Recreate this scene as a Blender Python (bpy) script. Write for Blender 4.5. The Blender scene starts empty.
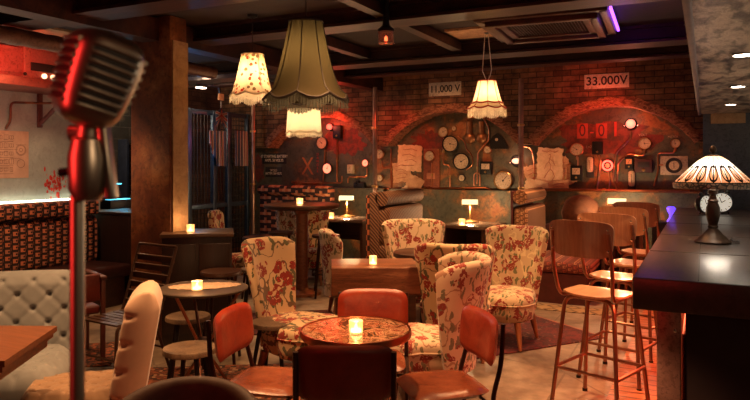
import bpy, bmesh, math, random
from mathutils import Vector, Matrix
random.seed(7)
PI = math.pi
S = bpy.context.scene
COL = S.collection
# ------------------------------------------------------------------ camera frame
FPX, CX, HY, CH = 662.0, 375.0, 163.0, 1.6
YAW = math.atan(330/662)
FW = Vector((-math.sin(YAW), math.cos(YAW))); RT = Vector((math.cos(YAW), math.sin(YAW)))
def W(px, d, z=0.0):                       # point seen at column px, d metres deep
    v = d*(FW + (px-CX)/FPX*RT); return Vector((v.x, v.y, z))
def H(px, py, z):                          # point at height z seen at px,py
    return W(px, (CH-z)*FPX/(py-HY), z)
def OY(px, py, Y):                         # point on the plane y = Y
    k = FW + (px-CX)/FPX*RT; d = Y/k.y
    return Vector((k.x*d, Y, CH+(HY-py)/FPX*d))
def OX(px, py, X):
    k = FW + (px-CX)/FPX*RT; d = X/k.x
    return Vector((X, k.y*d, CH+(HY-py)/FPX*d))
def rz_view(deg): return YAW + math.radians(deg)   # 0 = local +Y points away from the camera
# ------------------------------------------------------------------ materials
class NT:
    def __init__(s, name):
        s.m = bpy.data.materials.new(name); s.m.use_nodes = True
        s.t = s.m.node_tree; s.b = s.t.nodes['Principled BSDF']; s.out = s.t.nodes['Material Output']
    def n(s, typ, ins=None, **pr):
        nd = s.t.nodes.new(typ)
        for k, v in pr.items(): setattr(nd, k, v)
        for k, v in (ins or {}).items(): s.put(nd.inputs[k], v)
        return nd
    def put(s, sock, v):
        if hasattr(v, 'is_linked') or isinstance(v, bpy.types.NodeSocket): s.t.links.new(v, sock)
        else:
            if isinstance(v, (tuple, list)) and len(v) == 3 and sock.type == 'RGBA': v = (*v, 1)
            sock.default_value = v
    def ma(s, op, a, b=0.0, c=None):
        nd = s.t.nodes.new('ShaderNodeMath'); nd.operation = op
        s.put(nd.inputs[0], a); s.put(nd.inputs[1], b)
        if c is not None: s.put(nd.inputs[2], c)
        return nd.outputs[0]
    def mix(s, f, a, b, bt='MIX'):
        nd = s.t.nodes.new('ShaderNodeMix'); nd.data_type = 'RGBA'; nd.blend_type = bt
        s.put(nd.inputs[0], f); s.put(nd.inputs[6], a); s.put(nd.inputs[7], b)
        return nd.outputs[2]
    def co(s, sc=1.0, loc=(0,0,0), rot=(0,0,0), kind='Object'):
        tc = s.t.nodes.new('ShaderNodeTexCoord')
        if not isinstance(sc, (tuple, list)): sc = (sc, sc, sc)
        mp = s.n('ShaderNodeMapping', {'Vector': tc.outputs[kind], 'Scale': sc, 'Location': loc, 'Rotation': rot})
        return mp.outputs[0]
    def noise(s, v, sc=5, det=4, rough=.6, dis=0.0):
        return s.n('ShaderNodeTexNoise', {'Vector': v, 'Scale': sc, 'Detail': det, 'Roughness': rough, 'Distortion': dis}).outputs[0]
    def ramp(s, f, stops, interp='LINEAR'):
        nd = s.t.nodes.new('ShaderNodeValToRGB'); s.put(nd.inputs[0], f); cr = nd.color_ramp; cr.interpolation = interp
        while len(cr.elements) < len(stops): cr.elements.new(.5)
        for e, (p, c) in zip(cr.elements, stops):
            e.position = p; e.color = (*c, 1) if len(c) == 3 else c
        return nd.outputs[0]
    def bump(s, h, st=.3, d=.02):
        s.put(s.b.inputs['Normal'], s.n('ShaderNodeBump', {'Height': h, 'Strength': st, 'Distance': d}).outputs[0])
    def fin(s, col=None, rough=.5, metal=0.0, emit=None, es=0.0):
        if col is not None: s.put(s.b.inputs['Base Color'], col)
        s.put(s.b.inputs['Roughness'], rough); s.put(s.b.inputs['Metallic'], metal)
        if emit is not None: s.put(s.b.inputs['Emission Color'], emit); s.put(s.b.inputs['Emission Strength'], es)
        return s.m
_mc = {}
def plain(name, col, rough=.5, metal=0.0, var=.25, sc=9, bump=.1):
    if name in _mc: return _mc[name]
    t = NT(name); v = t.co(); f = t.noise(v, sc, 5)
    c = t.ramp(f, [(.3, tuple(x*(1-var) for x in col)), (.7, tuple(min(1, x*(1+var)) for x in col))])
    if bump: t.bump(t.noise(v, sc*6, 3), bump, .004)
    _mc[name] = t.fin(c, rough, metal); return _mc[name]
def glow(name, col, st):
    if name in _mc: return _mc[name]
    t = NT(name); _mc[name] = t.fin(col, .5, 0, col, st); return _mc[name]
def grunge(name, stops, sc=3, rough=.6, metal=0.0, bump=.3, stretch=(1,1,1), det=8, fine=.8):
    if name in _mc: return _mc[name]
    t = NT(name); v = t.co(stretch); f = t.noise(v, sc, det, .65, .4)
    c = t.ramp(f, stops); c = t.mix(fine if not any(q in name for q in ('leather', 'paper', 'plaster', 'tile')) else .25, c, t.mix(1, c, t.ramp(t.noise(v, sc*5+7, 7, .75, .8), [(.38,(.45,.42,.4)),(.5,(1,1,1)),(.62,(1.0,.95,.9))]), 'MULTIPLY')); t.bump(t.noise(v, sc*4, 6, .7), bump, .01)
    _mc[name] = t.fin(c, rough, metal); return _mc[name]
def wood(name, c1, c2, sc=6, axis=0, rough=.4, metal=0):
    if name in _mc: return _mc[name]
    t = NT(name); st = [7, 7, 7]; st[axis] = .7
    v = t.co(tuple(st)); f = t.noise(v, sc, 6, .6, .8)
    c = t.ramp(f, [(.3, c1), (.7, c2)]); t.bump(t.noise(v, sc*2, 4), .12, .003)
    _mc[name] = t.fin(c, rough, metal); return _mc[name]
def floral(name, base, fl1, fl2, leaf, stem, sc=1.0, seed=0.0, rough=.85):
    t = NT(name); v0 = t.co(1, (seed, seed*.7, seed*1.3))
    nz = t.n('ShaderNodeTexNoise', {'Vector': v0, 'Scale': 9*sc, 'Detail': 3.0})
    off = t.n('ShaderNodeVectorMath', {0: nz.outputs['Color'], 1: (.5, .5, .5)}, operation='SUBTRACT')
    off = t.n('ShaderNodeVectorMath', {0: off.outputs[0], 'Scale': .11/sc}, operation='SCALE')
    v = t.n('ShaderNodeVectorMath', {0: v0, 1: off.outputs[0]}, operation='ADD').outputs[0]
    base2 = t.mix(t.noise(v0, 5*sc, 4), base, tuple(x*.8 for x in base))
    st = t.ma('LESS_THAN', t.ma('ABSOLUTE', t.ma('SUBTRACT', t.noise(v, 4.5*sc, 1), .5)), .016)
    c = t.mix(st, base2, stem)
    vl = t.n('ShaderNodeVectorMath', {0: v, 1: (2.0, 1.5, .62)}, operation='MULTIPLY').outputs[0]
    vo = t.n('ShaderNodeTexVoronoi', {'Vector': vl, 'Scale': 13*sc})
    lm = t.ma('MULTIPLY', t.ma('LESS_THAN', vo.outputs['Distance'], .38), t.ma('GREATER_THAN', t.n('ShaderNodeSeparateColor', {0: vo.outputs['Color']}).outputs[0], .30))
    c = t.mix(lm, c, t.mix(t.noise(v0, 60*sc, 1), leaf, tuple(x*.45 for x in leaf)))
    vf = t.n('ShaderNodeTexVoronoi', {'Vector': v, 'Scale': 9.5*sc}); fin = t.n('ShaderNodeTexVoronoi', {'Vector': v, 'Scale': 34*sc})
    sp = t.n('ShaderNodeSeparateColor', {0: vf.outputs['Color']})
    d = t.ma('ADD', vf.outputs['Distance'], t.ma('MULTIPLY', fin.outputs['Distance'], .22))
    fm = t.ma('MULTIPLY', t.ma('LESS_THAN', d, .60), t.ma('GREATER_THAN', sp.outputs[1], .30))
    fc = t.mix(t.ma('GREATER_THAN', sp.outputs[2], .5), fl1, fl2)
    fc = t.mix(t.ma('LESS_THAN', fin.outputs['Distance'], .16), tuple(x*.5 for x in fl1), fc)
    fc = t.mix(t.ma('LESS_THAN', d, .16), fc, tuple(min(1, x*.6+.25) for x in fl2))
    fm = t.ma('MULTIPLY', fm, t.ma('LESS_THAN', fin.outputs['Distance'], .62))
    c = t.mix(fm, c, fc)
    t.bump(t.noise(v0, 220, 2), .15, .002)
    m = t.fin(c, rough); t.b.inputs['Sheen Weight'].default_value = .15
    return m
def tapestry(name, ay, pu, pz, dark, c1, c2, mode=0):
    """woven repeat: ay = axis across (0 x, 1 y), periods pu, pz in metres"""
    t = NT(name); sp = t.n('ShaderNodeSeparateXYZ', {0: t.co()})
    u = t.ma('DIVIDE', sp.outputs[ay], pu); z = t.ma('DIVIDE', sp.outputs[2], pz)
    fu = t.ma('FRACT', u)
    if mode == 0:                           # stacked orange blocks with dark hooks between
        z2 = t.ma('ADD', z, t.ma('MULTIPLY', t.ma('FLOOR', u), .5)); fz = t.ma('FRACT', z2)
        a = t.ma('MULTIPLY', t.ma('COMPARE', fu, .36, .26), t.ma('COMPARE', fz, .42, .3))
        b = t.ma('MULTIPLY', t.ma('COMPARE', fu, .46, .1), t.ma('COMPARE', fz, .42, .14))
        a = t.ma('MULTIPLY', a, 1.0)
        k = t.ma('MULTIPLY', t.ma('COMPARE', fu, .80, .05), t.ma('COMPARE', fz, .7, .25))
        m = t.ma('MAXIMUM', t.ma('SUBTRACT', a, b), k)
        par = t.ma('FRACT', t.ma('MULTIPLY', t.ma('FLOOR', z2), .5))
        c = t.mix(m, dark, t.mix(t.ma('GREATER_THAN', par, .25), c1, c2))
    else:                                   # key-like grid of bands
        fz = t.ma('FRACT', t.ma('ADD', z, t.ma('MULTIPLY', t.ma('FLOOR', t.ma('MULTIPLY', u, .5)), .5)))
        f2 = t.ma('FRACT', t.ma('MULTIPLY', u, .5))
        a = t.ma('COMPARE', fz, .5, .17); b = t.ma('MULTIPLY', t.ma('COMPARE', f2, .5, .11), t.ma('GREATER_THAN', fz, .3))
        c = t.mix(t.ma('MAXIMUM', a, b), dark, t.mix(t.ma('GREATER_THAN', fu, .5), c1, c2))
    c = t.mix(t.ma('MULTIPLY', t.noise(t.co(), 45, 3), .5), c, dark)
    t.bump(t.noise(t.co(), 160, 2), .25, .003)
    return t.fin(c, .9)
def bricks(name, c1, c2, mort, w=.23, h=.075, axes='xz', dirt=(.02,.012,.008), bump=.6, rough=.9):
    t = NT(name); sp = t.n('ShaderNodeSeparateXYZ', {0: t.co()})
    ax = {'x': 0, 'y': 1, 'z': 2}
    v = t.n('ShaderNodeCombineXYZ', {0: sp.outputs[ax[axes[0]]], 1: sp.outputs[ax[axes[1]]]}).outputs[0]
    br = t.n('ShaderNodeTexBrick', {'Vector': v, 'Color1': c1, 'Color2': c2, 'Mortar': mort, 'Scale': 1.0, 'Mortar Size': .006, 'Brick Width': w, 'Row Height': h, 'Mortar Smooth': .3, 'Bias': 0.0})
    nz = t.noise(t.co(), 3.5, 8, .7)
    c = t.mix(t.ramp(nz, [(.38, (0,0,0)), (.62, (1,1,1))]), br.outputs['Color'], t.mix(.75, br.outputs['Color'], dirt))
    hgt = t.ma('ADD', t.ma('MULTIPLY', br.outputs['Fac'], -1), t.ma('MULTIPLY', t.noise(t.co(), 30, 4), .6))
    t.bump(hgt, bump, .012)
    return t.fin(c, rough)
def shade_mat(name, col, tr=.5, floralm=None, seed=0, trc=None):
    t = NT(name); nt = t.t
    if floralm:
        v = t.co(1, (seed, seed, seed)); vo = t.n('ShaderNodeTexVoronoi', {'Vector': v, 'Scale': 26.0})
        sp = t.n('ShaderNodeSeparateColor', {0: vo.outputs['Color']})
        f = t.ma('MULTIPLY', t.ma('LESS_THAN', t.ma('ADD', vo.outputs['Distance'], t.ma('MULTIPLY', t.noise(v, 60, 2), .3)), .58), t.ma('GREATER_THAN', sp.outputs[0], .3))
        c = t.mix(f, col, t.mix(t.ma('GREATER_THAN', sp.outputs[1], .45), floralm[0], floralm[1]))
    else:
        c = t.mix(t.noise(t.co(), 14, 5), col, tuple(x*.75 for x in col))
    d = t.n('ShaderNodeBsdfDiffuse', {'Color': c}); tl = t.n('ShaderNodeBsdfTranslucent', {'Color': trc or c})
    mx = t.n('ShaderNodeMixShader', {0: tr, 1: d.outputs[0], 2: tl.outputs[0]})
    nt.links.new(mx.outputs[0], t.out.inputs[0]); return t.m
# ------------------------------------------------------------------ mesh builder
def frame_of(d):
    d = d.normalized(); up = Vector((0,0,1)) if abs(d.z) < .95 else Vector((1,0,0))
    a = d.cross(up).normalized(); return a, a.cross(d).normalized()
class MB:
    def __init__(s): s.v = []; s.f = []; s.mi = []; s.cur = 0
    def add(s, vs, fs, M=None):
        o = len(s.v)
        for p in vs:
            p = Vector(p); s.v.append(M @ p if M else p)
        for f in fs: s.f.append(tuple(i+o for i in f)); s.mi.append(s.cur)
        return s
    def box(s, c, sz, rot=(0,0,0), M=None, b=0.0):
        x, y, z = (q/2 for q in sz)
        if b <= 0:
            vs = [(i*x, j*y, k*z) for i in (-1,1) for j in (-1,1) for k in (-1,1)]
            fs = [(0,1,3,2),(4,6,7,5),(0,4,5,1),(2,3,7,6),(0,2,6,4),(1,5,7,3)]
        else:
            bm = bmesh.new(); bmesh.ops.create_cube(bm, size=1)
            for q in bm.verts: q.co = Vector((q.co.x*2*x, q.co.y*2*y, q.co.z*2*z))
            bmesh.ops.bevel(bm, geom=list(bm.edges), offset=min(b, x*.95, y*.95, z*.95), segments=3, profile=.5, affect='EDGES')
            bm.verts.index_update(); vs = [q.co.copy() for q in bm.verts]; fs = [[q.index for q in f.verts] for f in bm.faces]; bm.free()
        from mathutils import Euler
        T = Matrix.Translation(c) @ Euler(rot).to_matrix().to_4x4()
        return s.add(vs, fs, (M @ T) if M else T)
    def tube(s, pts, r, n=8, cap=True, closed=False):
        pts = [Vector(p) for p in pts]; m = len(pts); rs = r if isinstance(r, (list, tuple)) else [r]*m
        vs = []; a = None
        for i, p in enumerate(pts):
            if closed: d = pts[(i+1) % m]-pts[i-1]
            else: d = pts[min(i+1, m-1)]-pts[max(i-1, 0)]
            if d.length < 1e-9: d = Vector((0,0,1))
            d.normalize()
            if a is None: a, b = frame_of(d)
            else:
                a = (a-d*a.dot(d)); a = a.normalized() if a.length > 1e-6 else frame_of(d)[0]; b = a.cross(d).normalized()
            vs += [p+rs[i]*(math.cos(t)*a+math.sin(t)*b) for t in (2*PI*k/n for k in range(n))]
        fs = []
        for i in range(m if closed else m-1):
            j = (i+1) % m
            for k in range(n): fs.append((i*n+k, i*n+(k+1) % n, j*n+(k+1) % n, j*n+k))
        if cap and not closed: fs += [tuple(range(n-1, -1, -1)), tuple((m-1)*n+k for k in range(n))]
        return s.add(vs, fs)
    def lathe(s, prof, n=24, M=None, c=(0,0,0), sx=1, sy=1, open_=False):
        vs = []; fs = []; m = len(prof)
        for (r, z) in prof:
            for k in range(n):
                t = 2*PI*k/n; vs.append((c[0]+max(r, 1e-5)*math.cos(t)*sx, c[1]+max(r, 1e-5)*math.sin(t)*sy, c[2]+z))
        for i in range(m-1):
            for k in range(n): fs.append((i*n+k, i*n+(k+1) % n, (i+1)*n+(k+1) % n, (i+1)*n+k))
        ring = prof[0][0] > 1e-4 and prof[-1][0] > 1e-4
        if ring and not open_:
            for k in range(n): fs.append(((m-1)*n+k, (m-1)*n+(k+1) % n, (k+1) % n, k))
        if not ring and prof[0][0] > 1e-4: fs.append(tuple(range(n-1, -1, -1)))
        if not ring and prof[-1][0] > 1e-4: fs.append(tuple((m-1)*n+k for k in range(n)))
        return s.add(vs, fs, M)
    def grid(s, fn, nu, nv, cu=False, cv=False):
        vs = [fn(i/(nu if cu else nu-1), j/(nv if cv else nv-1)) for i in range(nu) for j in range(nv)]; fs = []
        for i in range(nu if cu else nu-1):
            for j in range(nv if cv else nv-1):
                i2, j2 = (i+1) % nu, (j+1) % nv; fs.append((i*nv+j, i2*nv+j, i2*nv+j2, i*nv+j2))
        return s.add(vs, fs)
    def prism(s, pts, z0, z1, M=None):
        n = len(pts); vs = [(x, y, z0) for x, y in pts]+[(x, y, z1) for x, y in pts]
        fs = [tuple(range(n-1, -1, -1)), tuple(range(n, 2*n))]+[(i, (i+1) % n, n+(i+1) % n, n+i) for i in range(n)]
        return s.add(vs, fs, M)
    def build(s, name, m, parent=None, loc=None, rot=None, ang=38, fix=True):
        me = bpy.data.meshes.new(name); me.from_pydata([tuple(v) for v in s.v], [], s.f)
        ms = m if isinstance(m, (list, tuple)) else [m]
        for q in ms: me.materials.append(q)
        bm = bmesh.new(); bm.from_mesh(me)
        if len(ms) > 1:
            for f, i in zip(bm.faces, s.mi): f.material_index = i
        bmesh.ops.remove_doubles(bm, verts=bm.verts, dist=1e-5)
        if fix: bmesh.ops.recalc_face_normals(bm, faces=bm.faces)
        for f in bm.faces: f.smooth = True
        for e in bm.edges: e.smooth = (len(e.link_faces) == 2 and e.calc_face_angle(0) < math.radians(ang))
        bm.to_mesh(me); bm.free()
        o = bpy.data.objects.new(name, me); COL.objects.link(o)
        if parent: o.parent = parent
        if loc is not None: o.location = loc
        if rot is not None: o.rotation_euler = rot if isinstance(rot, (tuple, list)) else (0, 0, rot)
        return o
def tag(o, label=None, cat=None, group=None, kind=None):
    if label: o['label'] = label
    if cat: o['category'] = cat
    if group: o['group'] = group
    if kind: o['kind'] = kind
    return o
def thing(name, label, cat, loc=(0,0,0), rz=0.0, group=None):
    o = bpy.data.objects.new(name, None); COL.objects.link(o); o.empty_display_size = .1
    o.location = loc; o.rotation_euler = rz if isinstance(rz, (tuple, list)) else (0, 0, rz)
    return tag(o, label, cat, group)
def struct(mb, name, m, **k): return tag(mb.build(name, m, **k), kind='structure')
def dup(root, loc, rz, label):
    r = root.copy(); COL.objects.link(r); r.location = loc; r.rotation_euler = rz if isinstance(rz, (tuple, list)) else (0, 0, rz); r['label'] = label
    for ch in list(root.children):
        c = ch.copy(); COL.objects.link(c); c.parent = r
        for g in list(ch.children):
            d = g.copy(); COL.objects.link(d); d.parent = c
    return r
def text_mesh(name, s, size, m, parent=None, M=None, ext=.001, sx=1.0, loc=None, rot=None, bold=.0):
    cu = bpy.data.curves.new('t', 'FONT'); cu.body = s; cu.size = size; cu.extrude = ext; cu.align_x = 'CENTER'; cu.align_y = 'CENTER'; cu.space_line = 1.0; cu.offset = size*bold
    o = bpy.data.objects.new('t', cu); COL.objects.link(o)
    me = bpy.data.meshes.new_from_object(o.evaluated_get(bpy.context.evaluated_depsgraph_get()))
    bpy.data.objects.remove(o); me.materials.clear(); me.materials.append(m)
    R = Matrix.Rotation(PI/2, 4, 'X') @ Matrix.Diagonal((sx, 1, 1, 1))
    me.transform((M @ R) if M else R)
    q = bpy.data.objects.new(name, me); COL.objects.link(q)
    if parent: q.parent = parent
    if loc is not None: q.location = loc
    if rot is not None: q.rotation_euler = (0, 0, rot)
    return q
def light(kind, loc, power, col, size=.1, rot=None, spot=None, blend=.6, name='lamp_light', target=None, sy=None):
    l = bpy.data.lights.new(name, kind); l.energy = power; l.color = col
    if kind in ('POINT', 'SPOT'): l.shadow_soft_size = size
    if kind == 'AREA':
        l.size = size
        if sy: l.shape = 'RECTANGLE'; l.size_y = sy
    if spot: l.spot_size = math.radians(spot); l.spot_blend = blend
    o = bpy.data.objects.new(name, l); COL.objects.link(o); o.location = loc
    if target is not None: o.rotation_euler = (Vector(target)-Vector(loc)).to_track_quat('-Z', 'Y').to_euler()
    elif rot: o.rotation_euler = rot
    return o
def arc(c, r, a0, a1, n, ax='xz'):
    out = []
    for i in range(n+1):
        t = math.radians(a0+(a1-a0)*i/n); u, v = r*math.cos(t), r*math.sin(t)
        out.append(Vector(c)+(Vector((u, 0, v)) if ax == 'xz' else Vector((u, v, 0)) if ax == 'xy' else Vector((0, u, v))))
    return out
def smooth_path(pts, r=.05, n=5):
    """round the corners of a polyline"""
    pts = [Vector(p) for p in pts]; out = [pts[0]]
    for i in range(1, len(pts)-1):
        a, b, c = pts[i-1], pts[i], pts[i+1]; rr = min(r, (a-b).length*.49, (c-b).length*.49)
        p0 = b+(a-b).normalized()*rr; p1 = b+(c-b).normalized()*rr
        for k in range(n+1):
            t = k/n; out.append(p0*(1-t)**2+b*2*t*(1-t)+p1*t*t)
    out.append(pts[-1]); return out
# ------------------------------------------------------------------ palette
M_black = plain('black_metal', (.018,.016,.016), .4, .6)
M_tube = plain('brown_tube', (.34,.17,.11), .28, .9, .2)
M_tubed = plain('dark_tube', (.045,.02,.015), .35, .7)
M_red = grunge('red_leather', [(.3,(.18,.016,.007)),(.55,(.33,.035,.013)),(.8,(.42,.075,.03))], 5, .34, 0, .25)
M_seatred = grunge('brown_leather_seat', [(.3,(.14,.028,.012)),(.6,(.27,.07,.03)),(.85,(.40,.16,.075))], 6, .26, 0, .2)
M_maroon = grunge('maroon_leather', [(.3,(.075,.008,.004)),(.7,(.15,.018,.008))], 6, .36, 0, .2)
M_piping = plain('leather_piping', (.12,.05,.03), .5)
M_ply = wood('stool_plywood', (.30,.12,.06), (.50,.23,.12), 4, 2, .3)
M_plyseat = wood('stool_seat_wood', (.36,.17,.08), (.58,.32,.17), 4, 1, .28)
M_steel = plain('rivet_steel', (.6,.55,.5), .25, 1)
M_seatgrey = grunge('worn_seat_wood', [(.3,(.07,.04,.024)),(.7,(.20,.125,.075))], 9, .5, 0, .3)
M_darkwood = wood('dark_wood', (.035,.013,.007), (.085,.032,.016), 5, 0, .35)
M_redwood = wood('red_brown_wood', (.16,.05,.018), (.30,.10,.038), 5, 0, .3)
M_crate = grunge('worn_box_wood', [(.3,(.08,.025,.01)),(.5,(.20,.065,.026)),(.7,(.33,.13,.06))], 4, .4, 0, .35, (.6,3,5))
M_bar = grunge('bar_top_black', [(.3,(.022,.014,.011)),(.6,(.055,.036,.028)),(.85,(.10,.068,.052))], 3, .3, 0, .25, (1,.25,1))
M_bar.node_tree.nodes['Principled BSDF'].inputs['Specular IOR Level'].default_value = .7
M_barface = plain('bar_face_dark', (.009,.004,.003), .8)
M_copper = plain('copper', (.62,.24,.12), .28, 1, .2)
M_brass = plain('brass', (.55,.33,.12), .3, 1)
M_dial = grunge('dial_cream', [(.3,(.46,.31,.19)),(.7,(.66,.50,.33))], 8, .5, 0, .05)
M_ink = plain('ink', (.02,.012,.01), .6, 0, .1, 9, 0)
M_paper = grunge('aged_paper', [(.3,(.62,.36,.19)),(.55,(.80,.52,.30)),(.8,(.86,.62,.40))], 6, .85, 0, .2)
M_paperd = grunge('stained_paper', [(.3,(.48,.23,.11)),(.6,(.68,.38,.20)),(.85,(.76,.48,.28))], 8, .85, 0, .2)
M_redpaint = plain('red_paint', (.50,.028,.012), .6)
M_sketch = plain('red_chalk', (.42,.09,.05), .8)
M_wallgreen = grunge('old_green_plaster', [(.22,(.12,.10,.07)),(.34,(.24,.29,.25)),(.62,(.34,.40,.35)),(.82,(.42,.45,.38))], 2.2, .8, 0, .3)
M_panel = grunge('rusty_green_steel', [(.30,(.045,.038,.025)),(.46,(.10,.09,.058)),(.54,(.14,.085,.04)),(.60,(.36,.13,.04)),(.74,(.26,.055,.018))], 2.1, .5, .25, .3)
M_panelred = grunge('red_rust_steel', [(.3,(.11,.11,.085)),(.45,(.17,.10,.06)),(.55,(.34,.05,.018)),(.8,(.22,.03,.012))], 1.8, .55, .2, .3)
M_brick = bricks('old_brick', (.40,.19,.085), (.17,.065,.03), (.05,.03,.018))
M_brickend = bricks('old_brick_side', (.26,.10,.05), (.15,.055,.03), (.10,.06,.035), axes='yz')
M_block = bricks('grey_block', (.17,.15,.13), (.13,.115,.10), (.36,.31,.25), .40, .20, 'yz', (.08,.06,.05), .2)
M_arch = grunge('arch_plaster', [(.3,(.04,.012,.007)),(.45,(.18,.055,.026)),(.56,(.42,.18,.09)),(.62,(.12,.03,.015)),(.8,(.22,.07,.035))], 12, .8, 0, .7, (1,1,2.5))
M_rust = grunge('rusted_column', [(.25,(.05,.010,.005)),(.5,(.13,.032,.010)),(.6,(.22,.075,.025)),(.68,(.30,.13,.05)),(.75,(.11,.026,.009))], 2.4, .55, .2, .35)
M_conc = grunge('column_plaster', [(.3,(.24,.14,.07)),(.7,(.46,.31,.17))], 8, .85, 0, .5)
M_beam = grunge('red_beam_paint', [(.3,(.012,.003,.002)),(.5,(.026,.005,.003)),(.62,(.07,.018,.008)),(.8,(.034,.007,.004))], 3, .5, .1, .3, (.4,1,1))
M_ceil = grunge('ceiling_paint', [(.3,(.010,.003,.002)),(.7,(.024,.006,.004))], 2, .8, 0, .3)
M_ceiltan = grunge('bare_ceiling_patch', [(.3,(.28,.15,.08)),(.7,(.55,.34,.18))], 4, .8, 0, .2)
M_soff = grunge('mottled_soffit', [(.40,(.05,.032,.024)),(.47,(.20,.15,.115)),(.54,(.42,.33,.25)),(.8,(.56,.45,.34))], 5.5, .32, .3, .25, (2.4,.8,1))
M_blue = grunge('blue_grey_wall', [(.3,(.045,.06,.08)),(.7,(.09,.11,.135))], 3, .7, 0, .3)
M_cloth_white = plain('white_fringe', (.8,.72,.58), .9)
def floor_mat():
    t = NT('worn_concrete'); v = t.co()
    a = t.ramp(t.noise(v, 1.3, 6, .6, .5), [(.32,(.10,.06,.036)),(.48,(.23,.165,.115)),(.7,(.36,.29,.215))])
    b = t.ramp(t.noise(v, 9, 6), [(.35,(.55,.5,.45)),(.6,(1,1,1))])
    c = t.mix(.7, a, t.mix(1, a, b, 'MULTIPLY'))
    ck = t.n('ShaderNodeTexVoronoi', {'Vector': v, 'Scale': 1.1}, feature='DISTANCE_TO_EDGE')
    c = t.mix(t.ma('MULTIPLY', t.ma('LESS_THAN', ck.outputs[0], .006), .6), c, (.06,.035,.02))
    t.bump(t.noise(v, 20, 4), .12, .004)
    return t.fin(c, t.ramp(t.noise(v, 2, 4), [(.3,(.35,)*3),(.7,(.65,)*3)]))
M_floor = floor_mat()
def rug_mat(name, dark, reds, light_, sc=14, seed=0):
    t = NT(name); sp = t.n('ShaderNodeSeparateXYZ', {0: t.co()})
    X, Y = sp.outputs[0], sp.outputs[1]
    q = lambda s, k: t.ma('SNAP', s, k)
    v = t.n('ShaderNodeCombineXYZ', {0: q(X, .022), 1: q(t.ma('ABSOLUTE', Y), .014), 2: seed}).outputs[0]
    f = t.noise(v, sc, 3, .7, .6)
    c = t.ramp(f, [(0, dark), (.42, reds[0]), (.5, dark), (.56, reds[1]), (.62, light_), (.66, dark)], 'CONSTANT')
    t.bump(t.noise(t.co(), 200, 2), .3, .004)
    return t.fin(c, .95)
M_kilim = rug_mat('kilim_weave', (.03,.012,.008), ((.26,.07,.025), (.16,.04,.02)), (.42,.24,.13), 11, 3)
M_persian = rug_mat('dark_red_pile', (.05,.005,.005), ((.10,.008,.007), (.035,.004,.006)), (.17,.07,.05), 7, 9)
# ------------------------------------------------------------------ shell
ZC = 2.92; YB = 9.12; XL = -6.75
struct(MB().box((-3.2,4.2,-.05), (11.6,12.4,.1)), 'floor', M_floor)
struct(MB().box((-3.2,4.2,ZC+.05), (11.6,12.4,.1)), 'ceiling', M_ceil)
# left wall, stopping at the opening behind the column
struct(MB().box((XL-.1,1.95,ZC/2), (.2,7.82,ZC)), 'wall_left', M_wallgreen)
struct(MB().box((-8.85,4.2,ZC/2), (.2,12.4,ZC)), 'wall_alcove', M_block)
struct(MB().box((2.2,4.2,ZC/2), (.2,12.4,ZC)), 'wall_right', M_wallgreen)
struct(MB().box((1.06,8.42,ZC/2), (2.16,.2,ZC)), 'wall_bar', M_blue)
# back wall: steel lining below and inside the arches, brick skin above
struct(MB().box((-3.8,9.55,ZC/2), (10.2,.2,ZC)), 'wall_back', M_panel)
ARC = [(-5.55,1.0,1.86,.50), (-3.335,1.005,1.87,.49), (-1.107,1.007,1.85,.51)]
def arch_z(x):
    for c, hw, zs, rise in ARC:
        if abs(x-c) < hw:
            R_ = (hw*hw+rise*rise)/(2*rise); return zs-(R_-rise)+math.sqrt(max(0, R_*R_-(x-c)**2))
    return 1.86
mb = MB(); xs = [-8.75]; n = 0
for c, hw, zs, rise in ARC:
    xs += [c-hw-1e-3]+[c-hw+2*hw*i/28 for i in range(29)][1:-1]+[c+hw+1e-3]
xs += [-.02]
xs = sorted(set(xs))
vs = []; fs = []
for x in xs:
    z = arch_z(x); vs += [(x, YB, z), (x, YB, ZC), (x, 9.45, z), (x, 9.45, ZC)]
for i in range(len(xs)-1):
    a, b = i*4, i*4+4
    fs += [(a, b, b+1, a+1), (a, a+2, b+2, b), (a+2, a+3, b+3, b+2)]
L = (len(xs)-1)*4; fs += [(0,1,3,2), (L, L+2, L+3, L+1)]
mb.add(vs, fs); struct(mb, 'wall_brick', M_brick, fix=False)
ti = [0]
def trim(mb, m, **k): ti[0] += 1; return struct(mb, 'trim_%d' % ti[0], m, **k)
# rough plaster rings round the arches
for c, hw, zs, rise in ARC:
    R_ = (hw*hw+rise*rise)/(2*rise); cz = zs-(R_-rise); a0 = math.asin(hw/R_)
    rnd = random.Random(int(-c*10)); nn = 60; w = [rnd.uniform(-.012,.012) for _ in range(nn+1)]
    mb = MB(); vs = []
    for i in range(nn+1):
        t = -a0+2*a0*i/nn; r0 = R_-.012+w[i]*.5; r1 = R_+.105+w[i]*1.4; k = w[(i*7) % nn]
        for (r, y) in ((r0, 9.44), (r0, YB-.012+k*.5), ((r0+r1)/2, YB-.03-k*.6), (r1, YB-.012+k*.5), (r1, YB+.01)):
            vs.append((c+r*math.sin(t), y, cz+r*math.cos(t)))
    fs = [(i*5+j, i*5+j+1, i*5+j+6, i*5+j+5) for i in range(nn) for j in range(4)]
    mb.add(vs, fs); trim(mb, M_arch, ang=60)
# ledge and lower steel lining under the arches
mb = MB().box((-1.12,9.31,.62), (2.1,.26,1.2)); trim(mb, M_panel)
trim(MB().box((-1.12,9.29,1.235), (2.14,.32,.03), b=.008), M_rust)
trim(MB().box((-3.35,9.38,.6), (2.1,.12,1.2)), M_panel)
trim(MB().box((-5.6,9.38,.6), (2.2,.12,1.2)), M_panel)
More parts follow.
